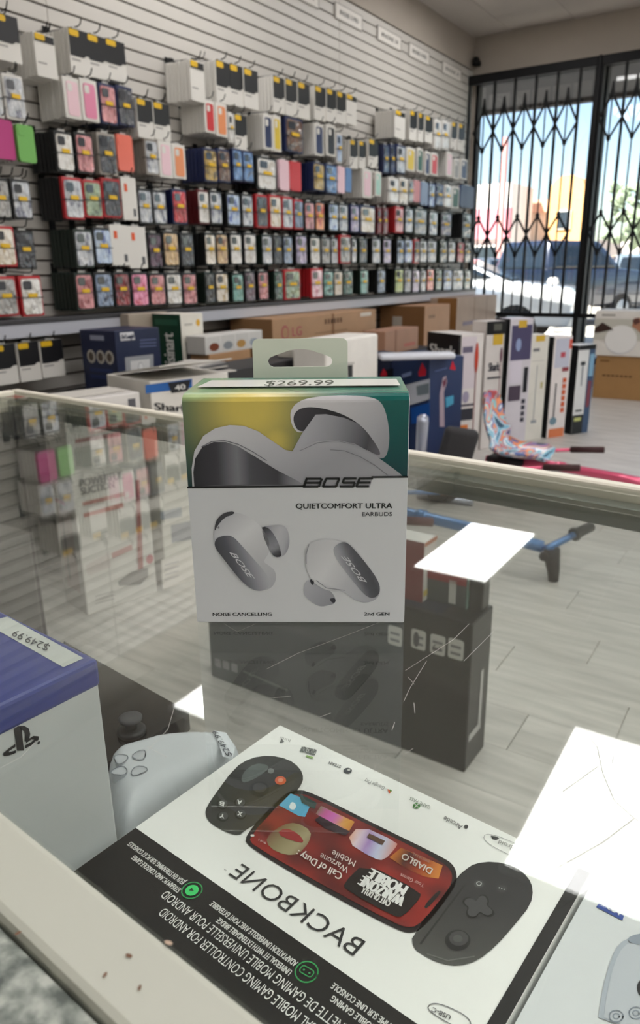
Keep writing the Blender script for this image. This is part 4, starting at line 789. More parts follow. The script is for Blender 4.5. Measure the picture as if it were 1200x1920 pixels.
# ================================================================ glass display counter
CA = -5.4                                  # turn of the counter against the shop front
def CM(): return rotz(-.977, .678, CA)
M = CM()
u_far = .678; x_l = -.977; x_r = 1.25; y_near = .678-.497
ALU = mat('white_counter_trim', '#d9d3c3', .45); CHN = mat('grey_channel', '#6f7470', .35, .4); LAM = mat('white_counter_laminate', '#b0b1a4', .5)
ct = empty('display_counter', tuple(M @ Vector(((x_l+x_r)/2, .4, 0))), 'glass topped display counter with white trim and glass front', 'counter')
C = lambda n, vf, m, p=ct, s=False: obj(n, xf(vf, M), m, p, s)
gt = C('glass_top', box(x_l+.012, x_r-.01, y_near+.002, u_far-.012, .992, 1.0), GLASS)
C('front_glass', box(x_l+.016, x_r-.01, u_far-.02, u_far-.014, .46, .974), GLASS)
C('end_glass', box(x_l+.006, x_l+.012, y_near+.02, u_far-.022, .46, .974), GLASS)
C('glass_shelf', box(x_l+.02, x_r-.03, y_near+.03, u_far-.272, .816, .822), GLASS)
C('front_trim', join(box(x_l, x_r, u_far-.012, u_far, .974, 1.0035, .0015, 1)), ALU)
C('front_channel', box(x_l+.014, x_r, u_far-.028, u_far-.0125, .974, .9915, .001, 1), CHN)
C('end_trim', box(x_l, x_l+.012, y_near, u_far-.0125, .974, 1.0035, .0015, 1), ALU)
for k in range(4): C('shelf_bracket', box(x_l+.3+k*.5, x_l+.32+k*.5, u_far-.34, u_far-.28, .803, .8155, .002, 1), CHN)
C('base_cabinet', box(x_l, x_r, y_near+.03, u_far, .08, .46, .003, 1), LAM)
C('kick_plate', box(x_l+.03, x_r, y_near+.08, u_far-.04, 0, .08), BEN)
C('deck', box(x_l+.015, x_r-.02, y_near+.03, u_far-.022, .4605, .466), mat('deck_grey', '#8d8a84', .6))
C('rear_trim', box(x_l, x_r, y_near-.0215, y_near, .955, 1.004, .0025, 2), LAM)
C('rear_door', box(x_l+.02, .1, y_near+.004, y_near+.014, .47, .95, .002, 1), LAM); C('rear_door', box(.08, x_r-.02, y_near+.016, y_near+.026, .47, .95, .002, 1), LAM)
def granite():
    m = mat('grey_speckled_laminate', '#8a8d86', .4); nt = m.node_tree; b = nt.nodes['Principled BSDF']; tc = nt.nodes.new('ShaderNodeTexCoord')
    n = nt.nodes.new('ShaderNodeTexNoise'); n.inputs['Scale'].default_value = 170; n.inputs['Detail'].default_value = 4; r = nt.nodes.new('ShaderNodeValToRGB'); e = r.color_ramp.elements
    e[0].position = .35; e[0].color = lin('#4c524d'); e[1].position = .65; e[1].color = lin('#a7aaa1'); k = e.new(.5); k.color = lin('#7f857d')
    nt.links.new(tc.outputs['Object'], n.inputs['Vector']); nt.links.new(n.outputs[0], r.inputs[0]); nt.links.new(r.outputs[0], b.inputs['Base Color']); return m
C('work_ledge', box(x_l, x_r, y_near-.3, y_near-.0216, .955, 1.0025, .004, 2), granite())
# dirt specks and scratches
sp = Face((0, 0, 1.0043), (1, 0, 0), (0, 1, 0), .0001)
for x, y, r in ((34, 1750, .0009), (242, 1792, .001), (197, 1828, .0008), (262, 1852, .0008), (316, 1768, .0012)): sp.poly(ell(*sp.P(x, y), r*.5, r, 8, random.random()*3), '#6e4f3c' if r < .0012 else '#b09a86', 1)
sp.build('dirt_specks', ct)
SCR = mat('glass_scratch', '#e8e6df', .6); SCRD = mat('glass_scratch_dark', '#6f6b60', .6)
sc = Face((0, 0, 1.0), (1, 0, 0), (0, 1, 0), .0002)
def scratch(pts, w=.00016, col='#b5b3ad'): sc.line([sc.P(*p) for p in pts], w, col, 1)
for s in ([(760,1258),(850,1200),(880,1170)], [(765,1270),(777,1284)], [(757,1316),(768,1292),(800,1240)], [(776,1318),(778,1338)], [(655,1190),(700,1172),(757,1150)], [(500,1255),(560,1225),(655,1190)], [(703,1435),(703,1448)], [(757,1416),(775,1404)], [(505,1310),(545,1306)], [(735,1370),(740,1355)], [(420,1170),(445,1185),(480,1170)], [(250,1430),(280,1405),(315,1368),(326,1330)], [(330,1315),(372,1299)], [(0,1441),(40,1420),(68,1390)], [(275,1400),(312,1420)], [(870,1240),(930,1180)], [(600,1345),(620,1338)]): scratch(s)
for s in ([(1106,1384),(1120,1402),(1130,1450),(1152,1502),(1188,1534),(1200,1542)], [(1055,1485),(1122,1437)], [(1045,1628),(1130,1580),(1188,1536)], [(1148,1432),(1150,1418)]): scratch(s, .00022, '#7d776a')
o = sc.build('scratches', ct); o['kind'] = 'stuff'

# ================================================================ boxed earbuds on the counter
A0 = onz(370, 1166, 1.0005); B0 = onz(758, 1167, 1.0005)
du = (B0-A0); du.z = 0; wB = du.length; du.normalize(); dn = Vector((du.y, -du.x, 0)); hB, dB = .1120, .054     # dn points at the camera
MB = Matrix(((du.x, -dn.x, 0, A0.x), (du.y, -dn.y, 0, A0.y), (0, 0, 1, 1.0005), (0, 0, 0, 1)))   # local: x along, y back, z up
eb = empty('earbud_box', tuple(MB @ Vector((wB/2, dB/2, 0))), 'white and green earbud box with hang tab on the glass counter', 'box')
out = [(0, 0), (dB, 0), (dB, hB), (.006, hB), (.003, hB-.0004), (.001, hB-.0013), (0, hB-.003)]
GRN = mat('earbud_board_white', '#c6c8cb', .4)
bm = bmesh.new(); v, f = prism(out, (0, 0, 0), Vector((0,1,0)), Vector((0,0,1)), Vector((1,0,0)), wB)
vs = [bm.verts.new(p) for p in v]
for q in f: bm.faces.new([vs[i] for i in q])
bmesh.ops.recalc_face_normals(bm, faces=bm.faces[:]); bmesh.ops.bevel(bm, geom=[e for e in bm.edges if abs((e.verts[0].co-e.verts[1].co).x) < 1e-6], offset=.0008, segments=2, affect='EDGES', profile=.5)
obj('carton', xf(bmvf(bm), MB), GRN, eb)
# the print wraps from the top over the rounded edge to the front: bend a flat sheet (u along, s down from the back top)
class Wrap(Face):
    def __init__(s): super().__init__((0,0,0), (wB,0,0), (0,0,hB)); s.segs = [(p[0], p[1]) for p in reversed(out[2:])]
    def pos(s, u, v):                       # v: height on the front; above hB-.003 it follows the edge profile onto the top
        t0 = hB-.003
        if v <= t0: return Vector((u, 0, v)), Vector((0, -1, 0))
        d = v-t0; pts = s.segs
        for a, b in zip(pts[:-1], pts[1:]):
            L = math.hypot(b[0]-a[0], b[1]-a[1])
            if d <= L or (a, b) == (pts[-2], pts[-1]):
                k = d/L; n = Vector((0, -(b[1]-a[1]), (b[0]-a[0])))/L; return Vector((u, a[0]+(b[0]-a[0])*k, a[1]+(b[1]-a[1])*k)), n
            d -= L
    def tris(s, v, f, col, lay):
        k = len(s.v)
        for p in v:
            q, n = s.pos(p[0], p[1]); s.v.append(MB @ (q + n*(.00012*lay))); s.c.append(col(*p) if callable(col) else lin(col))
        s.f += [tuple(i+k for i in q) for q in f]
    def build(s, name, parent, m=None):
        c = parent.location; me = mesh(name, [p-c for p in s.v], s.f, m or INK); a = me.color_attributes.new('ink', 'FLOAT_COLOR', 'POINT'); a.data.foreach_set('color', [x for q in s.c for x in q]); return link(name, me, parent, c)
# crop pixels (330..790 x 700..1180 at 2.609x) -> sheet metres
def cp(x, y):
    # bilinear inverse over the front face corners
    TL, TR, BR, BL = (34, 128), (1146, 122), (1122, 1218), (97, 1206)
    s_, t_ = .5, .5
    for _ in range(12):
        X = (1-s_)*(1-t_)*TL[0]+s_*(1-t_)*TR[0]+s_*t_*BR[0]+(1-s_)*t_*BL[0]; Y = (1-s_)*(1-t_)*TL[1]+s_*(1-t_)*TR[1]+s_*t_*BR[1]+(1-s_)*t_*BL[1]
        xs = (1-t_)*(TR[0]-TL[0])+t_*(BR[0]-BL[0]); xt = (1-s_)*(BL[0]-TL[0])+s_*(BR[0]-TR[0]); ys = (1-t_)*(TR[1]-TL[1])+t_*(BR[1]-BL[1]); yt = (1-s_)*(BL[1]-TL[1])+s_*(BR[1]-TR[1])
        D = xs*yt-xt*ys; s_ += ((x-X)*yt-(y-Y)*xt)/D; t_ += (xs*(y-Y)-ys*(x-X))/D
    return (s_*wB, (1-t_)*(hB-.003))
def cps(pts): return [cp(*p) for p in pts]
wr = Wrap()
SEGL = sum(math.hypot(b[0]-a[0], b[1]-a[1]) for a, b in zip(wr.segs[:-1], wr.segs[1:]))
VTOP = hB-.003+SEGL-.0004
c1, c2, c3 = lin('#0c5a5a'), lin('#bda94e'), lin('#9fb06a')
def mixc(a, b, k): k = max(0, min(1, k)); return tuple(a[i]*(1-k)+b[i]*k for i in range(4))
vl = cp(60, 520)[1]; vr = cp(1140, 473)[1]
def sky_ink(u, v):                          # printed teal to yellow blend
    x = u/wB; y = (v-vl)/(hB-.003-vl)
    k = math.exp(-((x-.30)/.23)**2 - ((y-.95)/.62)**2); k = max(k, .85*math.exp(-((x-.40)/.10)**2-((y-.55)/.3)**2))
    k2 = .55*math.exp(-((x-.05)/.2)**2)*max(0, min(1, (y-.9)*4))
    c = mixc(mixc(lin('#04323a'), lin('#0a5a55'), min(1, max(0, y))), lin('#cdb95c'), k*1.1)
    if y > 1.0: c = mixc(c, lin('#a9bf86'), max(0, .8*(1-abs(x-.06)/.2))); 
    if y > 1.15: c = mixc(c, lin('#6faa8c'), .4)
    return c
vv_ = [vr*.97+(hB-.003-vr*.97)*k/26 for k in range(27)]; acc = hB-.003
for a, b in zip(wr.segs[:-2], wr.segs[1:-1]): acc += math.hypot(b[0]-a[0], b[1]-a[1]); vv_.append(acc)
vv_ += [acc+(VTOP-acc)*k/6 for k in range(1, 7)]; NU = 48
vv_ = [vl*.98] + vv_ if vl*.98 < vv_[0] else vv_
wr.tris([(.0003+(wB-.0006)*i/NU, v_) for v_ in vv_ for i in range(NU+1)], [(r*(NU+1)+i, r*(NU+1)+i+1, (r+1)*(NU+1)+i+1, (r+1)*(NU+1)+i) for r in range(len(vv_)-1) for i in range(NU)], sky_ink, 1)
def grad(p0, p1, stops):                    # linear blend of printed tones between two crop points
    a = cp(*p0); b = cp(*p1); d = (b[0]-a[0], b[1]-a[1]); L = d[0]**2+d[1]**2; st = [(k, lin(c)) for k, c in stops]
    def fn(u, v):
        t = ((u-a[0])*d[0]+(v-a[1])*d[1])/L
        if t <= st[0][0]: return st[0][1]
        for (k0, q0), (k1, q1) in zip(st[:-1], st[1:]):
            if t <= k1: return mixc(q0, q1, (t-k0)/(k1-k0))
        return st[-1][1]
    return fn
G = .0018
# big earbud: tip, neck, body
tip = smooth_loop([(565,190),(572,160),(600,130),(660,110),(760,100),(880,100),(960,108),(1010,130),(1035,190),(1048,270),(1045,330),(1035,372),(1015,390),(980,380),(900,330),(800,260),(700,230),(610,275),(575,240)], 2)
wr.poly(cps(tip), grad((600, 120), (1040, 380), [(0, '#d0cecf'), (.4, '#c2c1c4'), (.75, '#a6a6ab'), (1, '#8b8b90')]), 2, .0009)
wr.poly(cps(smooth_loop([(578,215),(590,170),(640,150),(720,155),(830,185),(920,240),(990,330),(1010,380),(940,350),(800,260),(700,240),(610,270)], 2)), grad((590, 200), (1000, 350), [(0, '#3f3e44'), (.35, '#26252a'), (.7, '#2e2d32'), (1, '#5d5c62')]), 3, G)
wr.poly(cps([(690,185),(740,183),(830,200),(900,228),(945,275),(946,320),(935,360),(880,380),(700,380),(560,380),(620,275)]), grad((640, 250), (940, 320), [(0, '#a9a9af'), (.4, '#8f8f95'), (.8, '#66666c'), (1, '#46464c')]), 4, G)
bodyp = smooth_loop([(82,516),(80,430),(95,350),(140,280),(200,245),(270,231),(340,235),(410,260),(480,305),(540,345),(575,352),(620,332),(700,305),(790,300),(880,318),(960,360),(1040,415),(1095,455),(1112,471),(966,476),(955,524),(622,518)], 0)
wr.poly(cps(bodyp), grad((300, 235), (500, 540), [(0, '#c4c4c7'), (.35, '#b7b7bb'), (.7, '#a6a6ab'), (1, '#97979c')]), 5, G)
wr.poly(cps([(92,516),(88,450),(98,385),(135,330),(190,308),(250,308),(310,328),(400,380),(500,440),(600,490),(640,516)]), grad((100, 450), (640, 450), [(0, '#2c2b30'), (.2, '#39383e'), (.38, '#77777d'), (.5, '#4a4a50'), (.75, '#3c3b40'), (.85, '#6f6f75'), (1, '#8d8d92')]), 6, G)
wr.line(cps([(130,330),(180,306),(240,300),(310,318),(380,352),(450,395)]), .0004, '#6a6a70', 7)
wr.line(cps([(760,345),(830,350),(910,380),(980,420),(1040,466)]), .0003, '#74747a', 7)
wr.line(cps([(610,350),(700,312),(790,303),(880,322)]), .00025, '#7c7c82', 7)
# white lower part
wr.poly([(.0002, .0006), (wB-.0002, .0006), (wB-.0002, vr), cp(966, 474), cp(952, 524), cp(622, 518), (.0002, vl)], '#c6c8ca', 6)
wr.line([(0, vl), cp(640, 516)], .0009, '#121214', 8); wr.line([cp(960, 474), (wB, vr)], .0009, '#121214', 8)
# BOSE
def lt(pts): wr.poly(cps(pts), '#141416', 9)
LB = .00105
for st in ([(645,480),(630,518)], [(640,480),(716,480)], [(636,499),(712,499)], [(626,518),(702,518)], [(720,479),(711,499)], [(713,497),(704,519)],
           [(738,480),(806,480)], [(722,518),(790,518)], [(740,479),(724,519)], [(804,479),(788,519)],
           [(826,480),(888,480)], [(828,479),(820,500)], [(820,499),(880,499)], [(880,498),(872,519)], [(806,518),(874,518)],
           [(900,480),(968,480)], [(903,479),(887,519)], [(894,499),(956,499)], [(886,518),(948,518)]): wr.line(cps(st), LB, '#141416', 9)
wr.text('QUIETCOMFORT ULTRA', cp(592, 624), cp(1061, 624), cp(592, 597), '#17181c', 8, .022); wr.text('EARBUDS', cp(915, 662), cp(1061, 662), cp(915, 641), '#2a2b30', 8, .0)
wr.text('NOISE CANCELLING', cp(176, 1170), cp(469, 1171), cp(176, 1152), '#17181c', 8, .025); wr.text('2nd GEN', cp(925, 1174), cp(1048, 1175), cp(925, 1156), '#17181c', 8, .025)
# left small earbud
wr.poly(cps(smooth_loop([(418,712),(470,706),(520,700),(548,720),(560,770),(556,815),(540,850),(515,868),(480,866),(470,850),(455,780)], 2)), grad((430, 760), (560, 800), [(0, '#8f9098'), (.5, '#b6b7bb'), (.85, '#a9aab0'), (1, '#8f9096')]), 8, G)
wr.poly(cps(smooth_loop([(418,714),(445,712),(470,730),(500,780),(515,830),(520,862),(490,866),(472,850),(440,790)], 1)), grad((430, 720), (510, 860), [(0, '#2d2d33'), (.3, '#6f7078'), (.7, '#8a8b92'), (.85, '#4a4a50'), (1, '#303036')]), 9, G)
wr.poly(cps(smooth_loop([(183,770),(188,720),(205,672),(240,645),(290,638),(350,655),(400,690),(440,740),(460,790),(460,840),(440,870),(430,890),(455,905),(485,930),(494,970),(480,1010),(450,1035),(380,1042),(300,980),(220,860)], 2)), grad((200, 700), (470, 1000), [(0, '#b2b3b8'), (.3, '#cfd0d2'), (.6, '#bbbcbf'), (1, '#a9aaaf')]), 9, G)
wr.poly(cps(smooth_loop([(192,700),(205,668),(240,640),(290,634),(285,650),(240,664),(205,705),(190,735)], 1)), '#3b3b41', 10)
wr.poly(cps(smooth_loop([(188,790),(200,765),(240,752),(280,756),(320,800),(380,870),(440,940),(462,990),(455,1020),(420,1040),(370,1030),(310,975),(240,880),(195,820)], 2)), grad((190, 900), (440, 830), [(0, '#37373d'), (.35, '#55565d'), (.55, '#7b7c84'), (.8, '#a3a4aa'), (1, '#b5b6ba')]), 11, G)
wr.text('BOSE', cp(262, 838), cp(352, 962), cp(300, 848), '#c9cacf', 12, .02)
wr.poly(cps(ell(210, 713, 5, 6, 8)), '#77787e', 12)
# right small earbud
wr.poly(cps(smooth_loop([(625,1035),(632,1000),(655,980),(700,1000),(760,1040),(785,1080),(782,1110),(750,1118),(710,1126),(670,1105),(630,1065)], 2)), grad((640, 1000), (770, 1110), [(0, '#a9aab0'), (.5, '#9a9ba1'), (1, '#8a8b91')]), 8, G)
wr.poly(cps(smooth_loop([(655,980),(680,980),(678,1005),(668,1012)], 1)), '#33333a', 9); wr.poly(cps(smooth_loop([(752,1082),(782,1078),(786,1100),(768,1106)], 1)), '#3a3a41', 9)
wr.poly(cps(smooth_loop([(632,850),(650,800),(690,780),(750,776),(800,780),(860,820),(930,900),(990,980),(1006,1040),(990,1085),(940,1108),(880,1095),(820,1040),(770,1045),(720,1030),(670,990),(640,930)], 2)), grad((640, 850), (990, 1080), [(0, '#b9babd'), (.3, '#cbccce'), (.6, '#b4b5b9'), (1, '#9d9ea4')]), 9, G)
wr.poly(cps(smooth_loop([(770,830),(790,800),(835,785),(880,830),(950,920),(995,990),(1005,1040),(985,1078),(945,1080),(900,1030),(840,950),(790,880)], 2)), grad((780, 930), (960, 860), [(0, '#b5b6ba'), (.3, '#8f9097'), (.55, '#55565c'), (.8, '#47484e'), (1, '#6b6c73')]), 10, G)
wr.text('BOSE', cp(938, 995), cp(846, 868), cp(900, 985), '#c5c6cb', 11, .02)
wr.line(cps([(690,985),(740,1025),(830,1038)]), .0003, '#7a7b81', 11)
wr.line(cps([(655,800),(640,850),(640,900)]), .0004, '#85868d', 10)
# price sticker on the top
pv = hB-.003+.0064
wr.poly([(.004, pv+.012), (wB-.003, pv+.012), (wB-.0035, pv+.034), (.007, pv+.034)], '#e4e4dc', 9)
wr.text('$269.99', (wB*.345, pv+.014), (wB*.665, pv+.014), (wB*.345, pv+.031), '#2d2d2b', 10, .0)
wr.build('printed_wrap', eb, INKG)
# hang tab at the back edge, with a sombrero hole
def tabmesh():
    w0, w1, ht = .258*wB, .732*wB, .0197; o = rrect(w0, 0, w1, ht, .0028, 5); o = [(x, y) for x, y in o]
    o = [(w0, 0)]+[(w1, 0)]+[p for p in rrect(w0, -.01, w1, ht, .003, 6) if p[1] > .003]
    cxm = (w0+w1)/2; hw = .34*(w1-w0)
    hole = [(cxm-hw, .0085), (cxm-hw*.96, .0066), (cxm-hw*.85, .0056), (cxm+hw*.85, .0056), (cxm+hw*.96, .0066), (cxm+hw, .0085), (cxm+hw*.95, .0102), (cxm+hw*.8, .0113), (cxm+hw*.35, .0138), (cxm+hw*.12, .0145), (cxm-hw*.12, .0145), (cxm-hw*.35, .0138), (cxm-hw*.8, .0113), (cxm-hw*.95, .0102)]
    n, m_ = len(o), len(hole); vv = [Vector(p) for p in o+hole]; ee = [(i, (i+1) % n) for i in range(n)]+[(n+i, n+(i+1) % m_) for i in range(m_)]
    r = delaunay_2d_cdt(vv, ee, [], 3, 1e-9)
    tv = [Vector((p[0], dB-.0015, hB+p[1])) for p in r[0]]
    def inh(q):
        c_ = sum((Vector(r[0][i]) for i in q), Vector((0, 0)))/len(q); ins = False
        for i in range(m_):
            a, b = hole[i], hole[(i+1) % m_]
            if (a[1] > c_[1]) != (b[1] > c_[1]) and c_[0] < (b[0]-a[0])*(c_[1]-a[1])/(b[1]-a[1])+a[0]: ins = not ins
        return ins
    r2 = delaunay_2d_cdt(vv, ee, [], 1, 1e-9); tv = [Vector((p[0], dB-.0012, hB+p[1])) for p in r2[0]]; tf = [tuple(q) for q in r2[2] if not inh_(q, r2[0], hole)]
    bm = bmesh.new(); vs = [bm.verts.new(p) for p in tv]
    for q in tf: bm.faces.new([vs[i] for i in q])
    bmesh.ops.recalc_face_normals(bm, faces=bm.faces[:])
    rr = bmesh.ops.extrude_face_region(bm, geom=bm.faces[:]); bmesh.ops.translate(bm, verts=[g for g in rr['geom'] if isinstance(g, bmesh.types.BMVert)], vec=(0, .0007, 0))
    bmesh.ops.recalc_face_normals(bm, faces=bm.faces[:])
    return bmvf(bm)
def inh_(q, V, hole):
    x = sum(V[i][0] for i in q)/len(q); y = sum(V[i][1] for i in q)/len(q); ins = False; m_ = len(hole)
    for i in range(m_):
        a, b = hole[i], hole[(i+1) % m_]
        if (a[1] > y) != (b[1] > y) and x < (b[0]-a[0])*(y-a[1])/(b[1]-a[1])+a[0]: ins = not ins
    return ins
obj('hang_tab', xf(tabmesh(), MB), mat('sage_hang_tab', '#ccd1c2', .4), eb)

# ================================================================ inside the counter: console box, handheld, controller boxes
ZB = .885; SH = .822
# boxed handheld with blue lid
x1, y1 = onz(180, 1236, .985).x, onz(180, 1236, .985).y
Mp = rotz(x1, y1, CA)
pb = empty('console_box', (x1-.1, y1-.045, SH), 'white game console box with blue lid and price sticker inside counter', 'box')
obj('carton', xf(box(x1-.30, x1, y1-.078, y1, SH+.0005, .9795, .0015, 2), Mp), mat('console_box_white', '#c9ccce', .5), pb)
lid = obj('blue_lid', xf(box(x1-.3008, x1+.0008, y1-.0788, y1+.0008, .9705, .985, .002, 2), Mp), mat('console_blue', '#2b3b88', .4), pb)
fT = Face((0, 0, .985), (1, 0, 0), (0, 1, 0), .0003)
fT.pxpoly([(14, 1157), (157, 1235), (119, 1252), (-30, 1168)], '#c9cdc8', 1); fT.pxtext('$249.99', (95, 1212), (30, 1183), (86, 1224), '#3c4146', 2); fT.build('price_sticker', pb)
fS = Face(Mp @ Vector((x1, y1-.078, SH)), Mp.to_3x3() @ Vector((0, .078, 0)), (0, 0, .16), .0004)
fS.pxpoly([(25, 1366), (33, 1361), (44, 1360), (53, 1365), (56, 1376), (54, 1385), (49, 1390), (45, 1390), (46, 1376), (44, 1370), (40, 1368), (44, 1407), (31, 1407)], '#1b1e24', 1)
fS.pxpoly([(48, 1388), (62, 1379), (72, 1380), (72, 1386), (58, 1397), (46, 1403), (46, 1397), (58, 1391), (63, 1386), (58, 1386), (48, 1393)], '#1b1e24', 1)
fS.pxpoly([(28, 1394), (14, 1404), (5, 1412), (6, 1417), (16, 1416), (29, 1411), (29, 1406), (16, 1410), (16, 1408), (28, 1400)], '#1b1e24', 1)
fS.poly(ell(*fS.P(72, 1392), .0008, .0008, 8), '#3a3d44', 1)
fS.build('logo_print', pb)
# white handheld with black screen
hz_ = .862
def zpl(pts, z): return [tuple(onz(x, y, z))[:2] for x, y in pts]
def pillow(pts, z0, h, edge, grid, ex=.5):
    v, f = cdt(pts, grid); V = []; n = len(pts)
    for p in v:
        d = 1e9
        for i in range(n):
            a = Vector(pts[i]); b = Vector(pts[(i+1) % n]); ab = b-a; t = max(0, min(1, (Vector(p)-a).dot(ab)/max(ab.length_squared, 1e-12))); d = min(d, (Vector(p)-a-ab*t).length)
        k = min(1, d/edge); V.append(Vector((p[0], p[1], z0+h*math.sqrt(max(0, 1-(1-k)**2)))))
    k = len(V); bot = [Vector((p[0], p[1], z0-.012)) for p in pts]; V2 = V+bot
    # skirt from outline verts (first n of cdt output keep input order)
    sk = [(i, (i+1) % n, k+(i+1) % n, k+i) for i in range(n)]
    return V2, f+sk+[tuple(range(k, k+n))]
hd = empty('handheld_player', tuple(onz(250, 1400, SH)), 'white handheld game player with black screen lying in the counter', 'game console')
scr = [(120, 1200), (180, 1235), (330, 1318), (350, 1324), (354, 1334), (345, 1342), (300, 1366), (262, 1392), (205, 1425), (150, 1440), (60, 1390)]
s2 = zpl(scr, .868); obj('screen', prism(s2, (0, 0, .853), Vector((1,0,0)), Vector((0,1,0)), Vector((0,0,1)), .0138), mat('glossy_screen_black', '#101013', .12, coat=.6), hd)
grip = smooth_loop([(195,1420),(220,1396),(262,1386),(300,1374),(380,1368),(430,1374),(449,1388),(448,1406),(425,1430),(380,1446),(318,1480),(262,1524),(236,1548),(216,1520),(204,1480)], 1)
obj('grip', pillow(zpl(grip, .868), .853, .021, .013, .003), mat('white_matte_plastic', '#c4c8cc', .4), hd, True)
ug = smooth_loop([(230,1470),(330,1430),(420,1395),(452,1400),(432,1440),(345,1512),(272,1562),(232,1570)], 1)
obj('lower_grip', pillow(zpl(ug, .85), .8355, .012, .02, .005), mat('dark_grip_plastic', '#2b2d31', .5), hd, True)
sk_ = onz(246, 1362, .872)
obj('stick_base', lathe([(.0095, 0), (.0095, .003), (.007, .004)], (sk_.x, sk_.y, .867), (0,0,1), 20), mat('stick_black', '#1a1a1c', .5), hd, True)
th = obj('thumbstick', lathe([(.004, 0), (.004, .005), (.0075, .007), (.008, .009), (.0065, .0098), (.003, .0092)], (sk_.x, sk_.y, .870), (0,0,1), 20), mat('stick_grey', '#3b3b3e', .55), hd, True)
dp = mat('dpad_clear_grey', '#b5b9be', .3)
for k, (cx_, cy_) in enumerate(((226, 1421), (262, 1414), (224, 1444), (260, 1443))):
    cc = onz(cx_, cy_, .8755); o2 = [(-.0045, -.0035), (.0045, -.0035), (.005, .001), (0, .0055), (-.005, .001)]; a = [math.pi*.25+math.pi, math.pi*.75, -math.pi*.25, math.pi*.25][k]
    a = math.atan2(onz(243, 1430, .87).y-cc.y, onz(243, 1430, .87).x-cc.x)-math.pi/2
    q = [(cc.x+p[0]*math.cos(a)-p[1]*math.sin(a), cc.y+p[0]*math.sin(a)+p[1]*math.cos(a)) for p in smooth_loop(o2, 1)]
    bt = obj('direction_button', prism(q, (0, 0, .868), Vector((1,0,0)), Vector((0,1,0)), Vector((0,0,1)), .0066), dp, hd)
    rg = Face((0, 0, .8747), (1, 0, 0), (0, 1, 0), .0002); rg.ring(q, .0006, '#6f757d', 1); rg.build('outline', bt)
stk = Face((0, 0, .8742), (1, 0, 0), (0, 1, 0), .0006); stk.pxpoly([(402, 1371), (424, 1375), (441, 1402), (436, 1424), (418, 1420)], '#d9dde2', 1); stk.pxtext('$249.99', (436, 1420), (408, 1374), (424, 1421), '#3a3e46', 2); stk.build('price_sticker', hd)
# mobile controller box lying flat
def flat_box(name, lab, pts, z, mcol):
    o2 = zpl(pts, z); return obj(name, prism(o2, (0, 0, SH+.0005), Vector((1,0,0)), Vector((0,1,0)), Vector((0,0,1)), z-SH-.0005), mat('flatbox_'+mcol.strip('#'), mcol, .45))
a_, b_, c_ = onz(525, 1360, ZB), onz(1108, 1638, ZB), onz(255, 1553, ZB)
e1 = (b_-a_).normalized(); e2 = Vector((-e1.y, e1.x, 0)); L1 = (b_-a_).length; near = -.128-.018
ymn = min(.678-.0, 1)
def bbp(u, v): q = a_+e1*u+e2*v; return (q.x, q.y)
WD = .168
bb = obj('controller_box', prism([bbp(0, -WD), bbp(L1, -WD), bbp(L1, 0), bbp(0, 0)], (0, 0, SH+.0005), Vector((1,0,0)), Vector((0,1,0)), Vector((0,0,1)), ZB-SH-.0005), mat('controller_box_white', '#f0f0ed', .4))
tag(bb, 'flat white mobile controller box with black band inside the counter', 'box')
f = Face((0, 0, ZB), (1, 0, 0), (0, 1, 0), .0002)
band = f.P(255, 1553); bv = (Vector((band[0], band[1], 0))-Vector((a_.x, a_.y, 0))).dot(e2)
f.poly([bbp(0.0003, -WD+.0003), bbp(L1-.0003, -WD+.0003), bbp(L1-.0003, bv), bbp(0.0003, bv)], '#0d0d0e', 1)
f.poly([bbp(L1-.006, -WD+.0003), bbp(L1-.0002, -WD+.0003), bbp(L1-.0002, -.0002), bbp(L1-.006, -.0002)], '#141518', 2)  # dark gap beside the gamepad box, painted onto this edge as a black strip
def pf(p0, p1, stops):
    a = f.P(*p0); b = f.P(*p1); d = (b[0]-a[0], b[1]-a[1]); L = d[0]**2+d[1]**2; st = [(k, lin(c)) for k, c in stops]
    def fn(u, v):
        t = ((u-a[0])*d[0]+(v-a[1])*d[1])/L
        if t <= st[0][0]: return st[0][1]
        for (k0, q0), (k1, q1) in zip(st[:-1], st[1:]):
            if t <= k1: return mixc(q0, q1, (t-k0)/(k1-k0))
        return st[-1][1]
    return fn
gg = .003
# left printed grip
lg_ = smooth_loop([(385,1520),(396,1500),(440,1440),(470,1422),(505,1417),(540,1424),(562,1440),(570,1460),(562,1478),(535,1510),(490,1540),(460,1558),(448,1568),(425,1562),(395,1545),(386,1532)], 1)
f.pxpoly(lg_, pf((400, 1440), (540, 1560), [(0, '#3a3b39'), (.4, '#2f2f2e'), (.8, '#3a3a39'), (1, '#4a4947')]), 2, gg)
f.pxpoly(smooth_loop([(455,1450),(478,1432),(505,1436),(500,1448),(470,1466),(452,1470)], 1), '#5d6462', 3)
f.pxpoly(ell(486, 1481, 19, 14, 24), '#222223', 3); f.pxpoly(ell(487, 1479, 13, 9, 20), '#3f4040', 4)
f.pxpoly(ell(526, 1465, 10.5, 8, 20), '#d9613a', 3); f.pxpoly(ell(526, 1465, 5, 4, 12), '#e89a7c', 4); f.pxpoly(ell(508, 1447, 6, 5, 12), '#7b7f7e', 3)
for x, y, ch in ((417, 1510, 'B'), (450, 1507, 'A'), (418, 1533, 'Y'), (451, 1529, 'X')):
    f.pxpoly(ell(x, y, 11, 9.5, 18), '#121213', 3); f.pxpoly(ell(x+1, y-1, 9, 7.5, 18), '#4b4c4c', 4); f.pxtext(ch, (x+4, y-3), (x-4, y-5), (x+2, y+5), '#e4e4e2', 5, .03)
